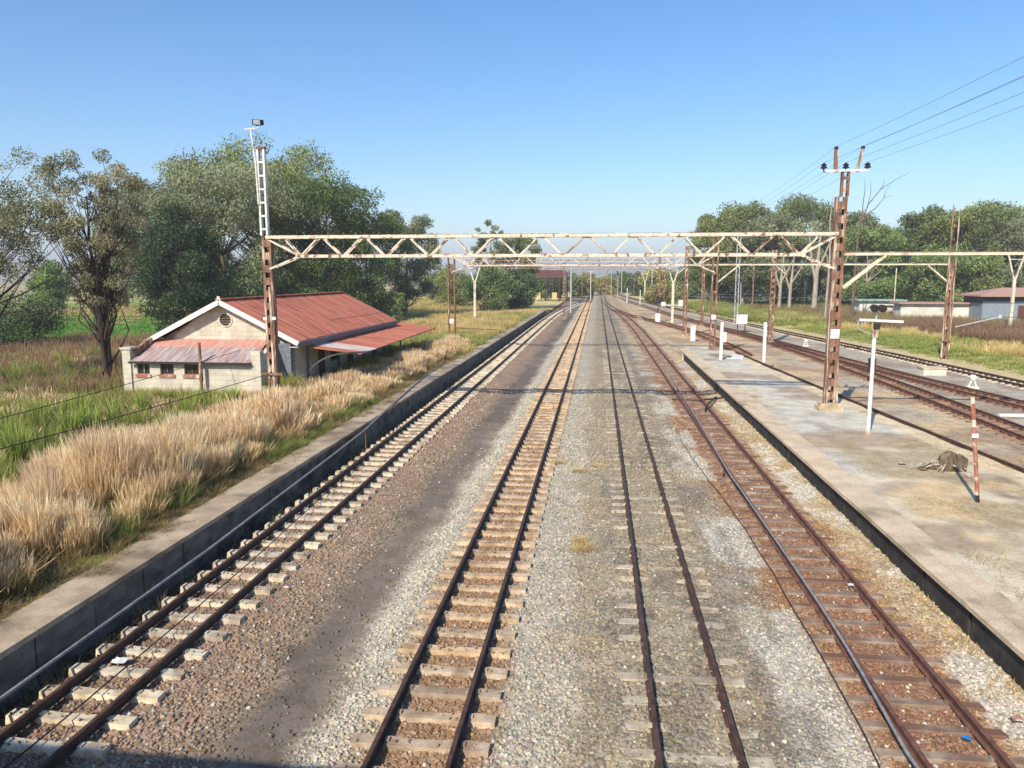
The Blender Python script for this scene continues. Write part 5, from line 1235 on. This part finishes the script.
tr('lower dark tree at the right end of the big left group', 366, 318, 212, 78, Y=112, pal=DARK, seed=20, name='broad_tree', base=.06, shape='dome', nclump=60, leaves=16000, size=.34, clump_r=.3)
tr('silver grey eucalyptus standing in the tan grass right of the station', 406, 312, 209, 66, Y=122, pal=((124, 134, 112), (66, 78, 62)), seed=21, base=.10, nclump=70, leaves=15000, size=.32, clump_r=.22, bark='pale_bark')
tr('background tree filling in behind the leftmost eucalyptus group', 128, 315, 214, 66, Y=150, pal=OLIVE, seed=22, name='broad_tree', base=.1, nclump=40, leaves=9000, size=.45, clump_r=.28)
tr('wispy thin crowned eucalyptus above the first beam, left of centre', 490, 305, 220, 40, Y=150, pal=GREY, seed=23, base=.3, nclump=46, leaves=5200, size=.34, clump_r=.2, bark='pale_bark')
tr('olive eucalyptus right of the wispy one, left of the shelter', 520, 302, 234, 44, Y=160, pal=OLIVE, seed=24, base=.2, nclump=40, leaves=7000, size=.4, clump_r=.26)
tr('bright green rounded bush behind the left V topped post', 488, 310, 266, 44, Y=140, pal=((104, 124, 82), (68, 86, 56)), seed=25, name='bush', cat='bush', base=.0, nclump=36, leaves=8000, size=.36, clump_r=.4)
tr('bluish green bush left of the maroon shelter', 520, 308, 268, 34, Y=146, pal=((98, 118, 86), (62, 80, 60)), seed=26, name='bush', cat='bush', base=.0, nclump=36, leaves=7000, size=.36, clump_r=.4)
tr('green bush between the silver eucalyptus and the left V topped post', 454, 306, 264, 36, Y=170, pal=OLIVE, seed=27, name='bush', cat='bush', base=.0, nclump=30, leaves=6000, size=.42, clump_r=.4)
tr('small dark sapling in front of the silver eucalyptus', 400, 316, 288, 14, Y=90, pal=((96, 116, 70), (60, 76, 46)), seed=28, name='sapling', base=.1, nclump=14, leaves=1200, size=.2, clump_r=.4)
# right-hand wood
SPEC = [(712, 303, 221, 40, OLIVE, 'left end tree of the right-hand wood, lowest crown'), (742, 304, 211, 56, OLIVE, 'round olive crown behind the silver ladder mast'),
        (772, 304, 222, 48, GREY, 'greyish crown in the dip of the right-hand wood'), (806, 305, 204, 62, OLIVE, 'tallest crown of the wood just left of the rust-red mast'),
        (836, 304, 216, 46, GREY, 'dark grey-green crown partly behind the rust-red mast'), (866, 303, 229, 44, LIME, 'light green crown right of the rust-red mast'),
        (894, 303, 233, 40, LIME, 'light green lower crown beside the dip in the tree line'), (926, 302, 214, 46, DARK, 'dark left end crown of the far right wood'),
        (956, 302, 208, 54, OLIVE, 'broad crown behind the twin-pole mast'), (988, 302, 206, 56, ((118, 132, 84), (74, 90, 56)), 'green crown above the blue shed roof'),
        (1018, 302, 222, 50, GREY, 'grey-green crown at the right edge'), (942, 304, 250, 60, LIME, 'low light green tree in front of the far right wood'),
        (1004, 306, 262, 50, DARK, 'low dark tree behind the blue shed')]
for i, (px, py, ty, w, pal, lab) in enumerate(SPEC):
    gum = i < 5
    tr(lab, px, py, ty - 3, w * 1.3, Y=186 - (i % 3) * 9, pal=pal, seed=40 + i, base=.26 if gum else .06, nclump=80, shape='dome', leaves=19000, size=.48, clump_r=.3, bark='pale_bark', group='trees of the right-hand wood', trunk_r=.42 if gum else .3)
tr('dark undergrowth tree mass left part of the right-hand wood', 728, 304, 262, 64, Y=205, pal=DARK, seed=60, name='bush', cat='bush', base=.0, nclump=40, leaves=8000, size=.5, clump_r=.4)
tr('dark undergrowth behind the pale trunks of the right-hand wood', 800, 304, 262, 84, Y=208, pal=DARK, seed=61, name='bush', cat='bush', base=.0, nclump=50, leaves=10000, size=.5, clump_r=.35)
tr('dark undergrowth behind the rust-red mast', 872, 304, 258, 80, Y=206, pal=DARK, seed=62, name='bush', cat='bush', base=.0, nclump=50, leaves=10000, size=.5, clump_r=.35)
# pale trunks in front of the wood
for i, (px, ty, lab) in enumerate(((779, 252, 'pale forked trunk, leftmost of the bare trunks before the wood'), (789, 256, 'thin pale trunk second of the bare trunks before the wood'), (814, 232, 'stoutest pale forked trunk with side limbs before the wood'), (832, 250, 'pale trunk close to the rust-red mast'))):
    p = gp(px, 306, Y=150); p.z = float(zg(p.x, p.y)); zt = gp(px, ty, Y=150).z; r_ = random.Random(i)
    t = thing('gum_trunk', lab, 'tree', p, 0, 'pale bare trunks before the wood')
    h = zt - p.z; b = MB(); r0 = .55 if i == 2 else .36
    b.tube([p - Vector((0, 0, .3)), p + Vector((.1, 0, h * .45)), p + Vector((.5, 0, h))], [r0, r0 * .75, r0 * .3], 8)
    b.tube([p + Vector((.08, 0, h * .38)), p + Vector((-.9, .2, h * .65)), p + Vector((-1.5, .2, h * .95))], [r0 * .6, r0 * .45, r0 * .2], 7)
    b.tube([p + Vector((.1, 0, h * .5)), p + Vector((1.3, -.2, h * .7)), p + Vector((2.3, -.2, h * .9))], [r0 * .5, r0 * .35, r0 * .15], 7)
    b.build('trunk', M['pale_bark'], t)
def dead_tree():
    Y = 120; g_ = lambda x, y: gp(x, y, Y=Y)
    t = thing('dead_tree', 'leafless dead tree with long curving limbs right of the rust-red mast', 'tree', g_(852, 312) * 1)
    t.location.z = 0
    b = MB(); b.tube([Vector((g_(852, 312).x, Y, -.2)), g_(855, 270), g_(858, 235), g_(861, 222)], [.26, .18, .13, .10], 7)
    b.tube([g_(861, 222), g_(868, 205), g_(880, 190), g_(895, 180), g_(912, 171)], [.10, .08, .06, .04, .015], 6)
    b.tube([g_(861, 222), g_(866, 215), g_(876, 208), g_(884, 198), g_(893, 195)], [.10, .08, .06, .04, .015], 6)
    b.tube([g_(862, 221), g_(863, 205), g_(865, 190), g_(865, 178)], [.1, .07, .05, .02], 5)
    b.tube([g_(880, 190), g_(884, 184), g_(884, 178)], [.06, .04, .02], 5); b.tube([g_(868, 205), g_(871, 192), g_(870, 180)], [.06, .04, .02], 5)
    b.tube([g_(884, 198), g_(886, 190), g_(892, 184)], [.05, .03, .015], 5)
    b.build('trunk', M['bark'], t)
dead_tree()
for px, ty, Y, lab in ((537, 228, 100, 'bare dead stick-like trunk rising above the beam left of the rails'), (826, 196, 118, 'bare pale dead trunk rising above the wood left of the rust-red mast'), (193, 162, 88, 'bare dead stem poking above the trees behind the station')):
    if px == 537: continue
    p = gp(px, 300, Y=Y); p.z = float(zg(p.x, p.y)); zt = gp(px, ty, Y=Y).z
    t = thing('bare_tree', lab, 'tree', p); b = MB(); h = zt - p.z
    b.tube([p, p + Vector((.2, 0, h * .5)), p + Vector((-.1, 0, h * .8)), p + Vector((.1, 0, h))], [.2, .15, .09, .03], 6); b.tube([p + Vector((.1, 0, h * .6)), p + Vector((.8, 0, h * .78)), p + Vector((1.0, 0, h * .9))], [.08, .05, .02], 5)
    b.build('trunk', M['pale_bark'], t)
# bushes round the vanishing point
k = 0
FAR = [(551, 302, 274, 34, DARK, 245, 'dark tree seen through the open maroon shelter'), (606, 296, 279, 26, ((138, 134, 88), (108, 106, 70)), 300, 'yellow-olive bush at the vanishing point'), (640, 296, 274, 30, DARK, 280, 'dark bush right of the vanishing point'), (586, 296, 274, 24, ((134, 130, 86), (104, 102, 68)), 280, 'yellowish bush just left of the vanishing point'),
       (660, 297, 268, 34, ((140, 142, 84), (98, 104, 60)), 260, 'pale olive bush behind the signal with white base'), (688, 300, 262, 34, DARK, 240, 'dark bush behind the cream V post with boxes'), (622, 295, 272, 16, DARK, 330, 'small dark tree behind the thin grey signal mast'),
       (578, 298, 276, 18, OLIVE, 250, 'olive bush behind the pale grey post'), (438, 300, 272, 30, OLIVE, 210, 'low olive bush in the gap right of the silver eucalyptus'), (665, 305, 290, 40, ((120, 118, 76), (92, 84, 56)), 200, 'low brownish scrub right of the crossover')]
for i, (px, py, ty, w, pal, Y, lab) in enumerate(FAR):
    tr(lab, px, py, ty, w, Y=Y, pal=pal, seed=80 + i, name='bush', cat='bush', base=.0, nclump=26, leaves=4200, size=.6, clump_r=.42, group='far bushes round the vanishing point')
for i in range(26):
    r_ = random.Random(200 + i); x = -260 + i * 27 + r_.uniform(-9, 9); Y = r_.uniform(480, 700)
    x = x * Y / 420
    t = tree('far_tree', 'small tree of the thin line along the horizon', (x, Y, float(zg(x, Y))), r_.uniform(5, 10), r_.uniform(5, 9), base=.05, nclump=12, leaves=900, size=1.1, c1=(104, 118, 80), c2=(70, 84, 56), seed=300 + i, group='thin tree line on the horizon', clump_r=.5)

# ------------------------------------------------------------------ grass and weeds
parts = []
P = scatter(3000, -16.6, -10.7, 9, 66, 1.2, lambda x, y: clear(x, y) & (x < -10.75 - .8 * vnoise(x, y, .35, 131)) & (vnoise(x, y, .55, 132, 3) > .36) & (x > -15.8 + .06 * np.clip(y - 20, 0, 60)))
kk = vnoise(P[:, 0], P[:, 1], .55, 132, 3)
Hh = (.9 + 1.2 * sm(.36, .72, kk)) * rng.uniform(.85, 1.15, len(P)) * (1 - .22 * sm(16, 24, P[:, 1])) * (1 - .36 * sm(28, 36, P[:, 1])) * (1 - .35 * sm(13.2, 15, -P[:, 0])) * (1 - .25 * sm(-11.9, -11.2, P[:, 0]))
nr = P[:, 1] < 24
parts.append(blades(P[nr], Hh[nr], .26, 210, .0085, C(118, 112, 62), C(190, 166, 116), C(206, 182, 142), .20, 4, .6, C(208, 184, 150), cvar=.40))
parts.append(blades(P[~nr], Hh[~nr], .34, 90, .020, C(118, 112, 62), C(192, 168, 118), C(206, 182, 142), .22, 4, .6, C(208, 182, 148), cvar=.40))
P = scatter(1500, -17, -11.0, 9, 60, 1.2, clear)
parts.append(blades(P, rng.uniform(.3, .8, len(P)), .35, 60, .013, C(84, 74, 46), C(134, 120, 76), C(170, 150, 104), .55, 3, .2, C(186, 158, 120)))
tall = grass_obj('tall_dry_grass', 'tall golden dry grass with feathery pale heads along the left platform', parts)
parts = []
P = scatter(1100, -12.0, -10.42, 8, 60, 1.3)
qq = vnoise(P[:, 0], P[:, 1], .3, 138) > .60
parts.append(blades(P[qq], rng.uniform(.12, .5, qq.sum()), .22, 50, .011, GRND * .8, GRN, C(146, 146, 82), .8, 3, cvar=.3))
parts.append(blades(P[~qq], rng.uniform(.10, .35, (~qq).sum()), .22, 50, .011, C(76, 68, 44), C(122, 108, 70), C(160, 142, 98), .9, 3, cvar=.3))
P = scatter(80, -12.2, -10.8, 12, 34, 1.1, lambda x, y: vnoise(x, y, .25, 140) > .54)
parts.append(blades(P, rng.uniform(.5, 1.0, len(P)), .25, 90, .013, GRND, GRN * 1.05, C(156, 164, 92), .9, 4, cvar=.3))
grass_obj('green_edge_grass', 'green low grass and weeds between the tall dry grass and the coping', parts)
parts = []
P = scatter(5600, -48, -15.5, 14, 62, 1.1, clear)
q = vnoise(P[:, 0], P[:, 1], .5, 141, 4) + rng.normal(0, .05, len(P))
a_ = q > .54; b_ = (q <= .54) & (q > .42); c_ = q <= .42
parts.append(blades(P[a_], rng.uniform(.4, .9, a_.sum()), .5, 46, .03, C(100, 88, 54), C(150, 132, 86), C(184, 164, 116), .35, 3, .3, C(190, 168, 130), cvar=.3))
parts.append(blades(P[b_], rng.uniform(.3, .7, b_.sum()), .45, 46, .034, GRND * .8, C(112, 122, 58), C(158, 150, 86), .5, 3))
parts.append(blades(P[c_], rng.uniform(.5, 1.1, c_.sum()), .45, 46, .03, GRND * .8, C(118, 122, 66), C(150, 148, 88), .35, 3, cvar=.3))
P = scatter(260, -42, -16.5, 16, 60, 1.1, lambda x, y: clear(x, y) & (vnoise(x, y, .2, 201) > .48))
parts.append(blades(P, rng.uniform(.9, 1.7, len(P)), .28, 70, .05, GRND, C(116, 132, 58), C(150, 158, 82), .30, 4, cvar=.3))
P = scatter(2600, -85, -26, 36, 76, 1.0, lambda x, y: clear(x, y) & (vnoise(x, y, .12, 181) + .5 * np.exp(-((y - 56) / 12) ** 2) > .62))
parts.append(blades(P, rng.uniform(.7, 1.5, len(P)), .8, 30, .06, C(92, 74, 52), C(124, 100, 74), C(150, 122, 94), .3, 3))
P = scatter(2600, -120, -30, 68, 120, 1.0)
parts.append(blades(P, rng.uniform(.2, .5, len(P)), 1.2, 20, .09, C(72, 98, 42), C(90, 126, 54), C(112, 144, 70), .4, 2))
grass_obj('meadow_weeds', 'mixed brown and green weeds and reeds in the field at left', parts)
parts = []
P = scatter(2600, -26, -10.6, 58, 150, 1.2, clear)
q = vnoise(P[:, 0], P[:, 1], .15, 151)[:, None]
parts.append(blades(P[q[:, 0] > .5], rng.uniform(.4, 1.1, (q[:, 0] > .5).sum()), .7, 34, .055, C(120, 112, 60), C(176, 156, 98), C(204, 180, 128), .4, 3))
parts.append(blades(P[q[:, 0] <= .5], rng.uniform(.3, .7, (q[:, 0] <= .5).sum()), .7, 34, .055, GRND, C(124, 134, 66), C(170, 168, 98), .4, 3))
P = scatter(2200, -110, -20, 118, 230, 1.0)
parts.append(blades(P, rng.uniform(.4, 1.0, len(P)), 1.8, 18, .13, C(120, 112, 64), C(156, 146, 88), C(190, 172, 118), .4, 2))
grass_obj('straw_grass', 'pale straw grass beyond the station and under the silver eucalyptus', parts)
# weeds by the canopy posts and building foot
parts = []
for (x0, x1, y0, y1, n, h) in ((-25.4, -17.6, 35.8, 37.0, 90, .7), (-16.4, -13.2, 43, 61, 120, 1.1), (-17.2, -16.3, 37.2, 39.5, 20, 1.6)):
    P = scatter(n, x0, x1, y0, y1); parts.append(blades(P, rng.uniform(.4, 1, n) * h, .3, 60, .03, GRND, C(120, 128, 56), C(164, 158, 84), .5, 3))
grass_obj('wall_weeds', 'green and yellow weeds growing against the station walls', parts)
# right side verge
def dR(x, y): return x - (29.6 - 0.073 * (y - 25) - 0.04 * np.clip(y - 75, 0, 80) + 0.02 * np.clip(y - 150, 0, 400))
parts = []
P = scatter(6500, 20, 78, 34, 160, 1.0, lambda x, y: (dR(x, y) > 2.2) & ~((x > 54) & (y > 108)))
d = dR(P[:, 0], P[:, 1]); q = vnoise(P[:, 0], P[:, 1], .1, 161)
br = d + 8 * (vnoise(P[:, 0], P[:, 1], .06, 63) - .5) > 15
st = (~br) & (q > .52); gr = (~br) & (q <= .52)
parts.append(blades(P[br], rng.uniform(.7, 1.6, br.sum()), .9, 36, .07, C(84, 66, 48), C(122, 96, 74), C(148, 122, 96), .4, 3))
parts.append(blades(P[st], rng.uniform(.4, 1.2, st.sum()) * sm(1.5, 6, d[st]), .7, 34, .06, C(130, 122, 62), C(188, 166, 108), C(214, 190, 138), .4, 3))
parts.append(blades(P[gr], rng.uniform(.25, .7, gr.sum()) * sm(1, 5, d[gr]), .7, 34, .06, GRND, C(126, 138, 66), C(168, 168, 96), .4, 3))
P = scatter(2200, 14, 60, 112, 190, 1.0, lambda x, y: dR(x, y) > 3)
parts.append(blades(P, rng.uniform(.5, 1.4, len(P)), 1.4, 24, .12, C(80, 84, 44), C(116, 124, 62), C(150, 150, 84), .4, 2))
grass_obj('verge_scrub', 'straw grass and brown scrub on the verge right of the yard tracks', parts)
# sparse dead tufts in the ballast and on the platform
parts = []
P = np.array([(gp(px, py, .04)[:]) for px, py in ((577, 470), (580, 540), (574, 550), (584, 548), (600, 466), (560, 462))])
P = np.concatenate([P + rng.normal(0, .12, P.shape) * [1, 1, 0] for _ in range(5)])
parts.append(blades(P, rng.uniform(.06, .16, len(P)), .16, 60, .008, C(150, 130, 86), C(190, 166, 112), C(206, 184, 134), 1.2, 2))
P = scatter(700, 6.1, 6.95, 9, 45, 1.1, lambda x, y: vnoise(x, y, .7, 171) > .5)
parts.append(blades(P, rng.uniform(.05, .16, len(P)), .14, 26, .009, C(150, 126, 76), C(190, 162, 104), C(206, 184, 130), 1.3, 2))
x = rng.uniform(8.0, 14.2, 1500); y = rng.uniform(10, 29, 1500); kq = (x < xback(y) - .2) & (vnoise(x, y, .5, 103) > .47); x, y = x[kq], y[kq]
P = np.stack([x, y, np.full(len(x), PLAT)], -1)
parts.append(blades(P, rng.uniform(.03, .10, len(P)), .2, 26, .009, C(120, 104, 70), C(166, 146, 104), C(190, 168, 120), 1.5, 2))
P = scatter(520, -10.4, -9.85, 8, 60, 1.2, lambda x, y: vnoise(x, y, .8, 191) > .52)
P[:, 2] = PLAT
parts.append(blades(P, rng.uniform(.05, .22, len(P)), .12, 20, .009, C(96, 84, 56), C(140, 124, 84), C(170, 150, 106), 1.2, 3))
P = scatter(150, -9.42, -9.0, 8, 50, 1.2)
parts.append(blades(P, rng.uniform(.08, .35, len(P)), .15, 26, .01, C(110, 96, 70), C(150, 132, 96), C(180, 160, 120), 1.0, 3))
grass_obj('dead_tufts', 'thin dead grass tufts in the ballast and on the platforms', parts)

# ------------------------------------------------------------------ haze
b = MB(); b.box(-5200, 5200, -600, 5200, -25, 160)
hz = b.build('haze', None); hz['kind'] = 'stuff'; hz['label'] = 'thin pale haze over the far veld'
m = bpy.data.materials.new('haze'); m.use_nodes = True; n_ = m.node_tree
for q in list(n_.nodes): n_.nodes.remove(q)
pv = n_.nodes.new('ShaderNodeVolumePrincipled'); pv.inputs['Color'].default_value = (.84, .87, .95, 1); pv.inputs['Density'].default_value = .0004; pv.inputs['Anisotropy'].default_value = 0.0
mo = n_.nodes.new('ShaderNodeOutputMaterial'); n_.links.new(pv.outputs[0], mo.inputs['Volume']); hz.data.materials.append(m)
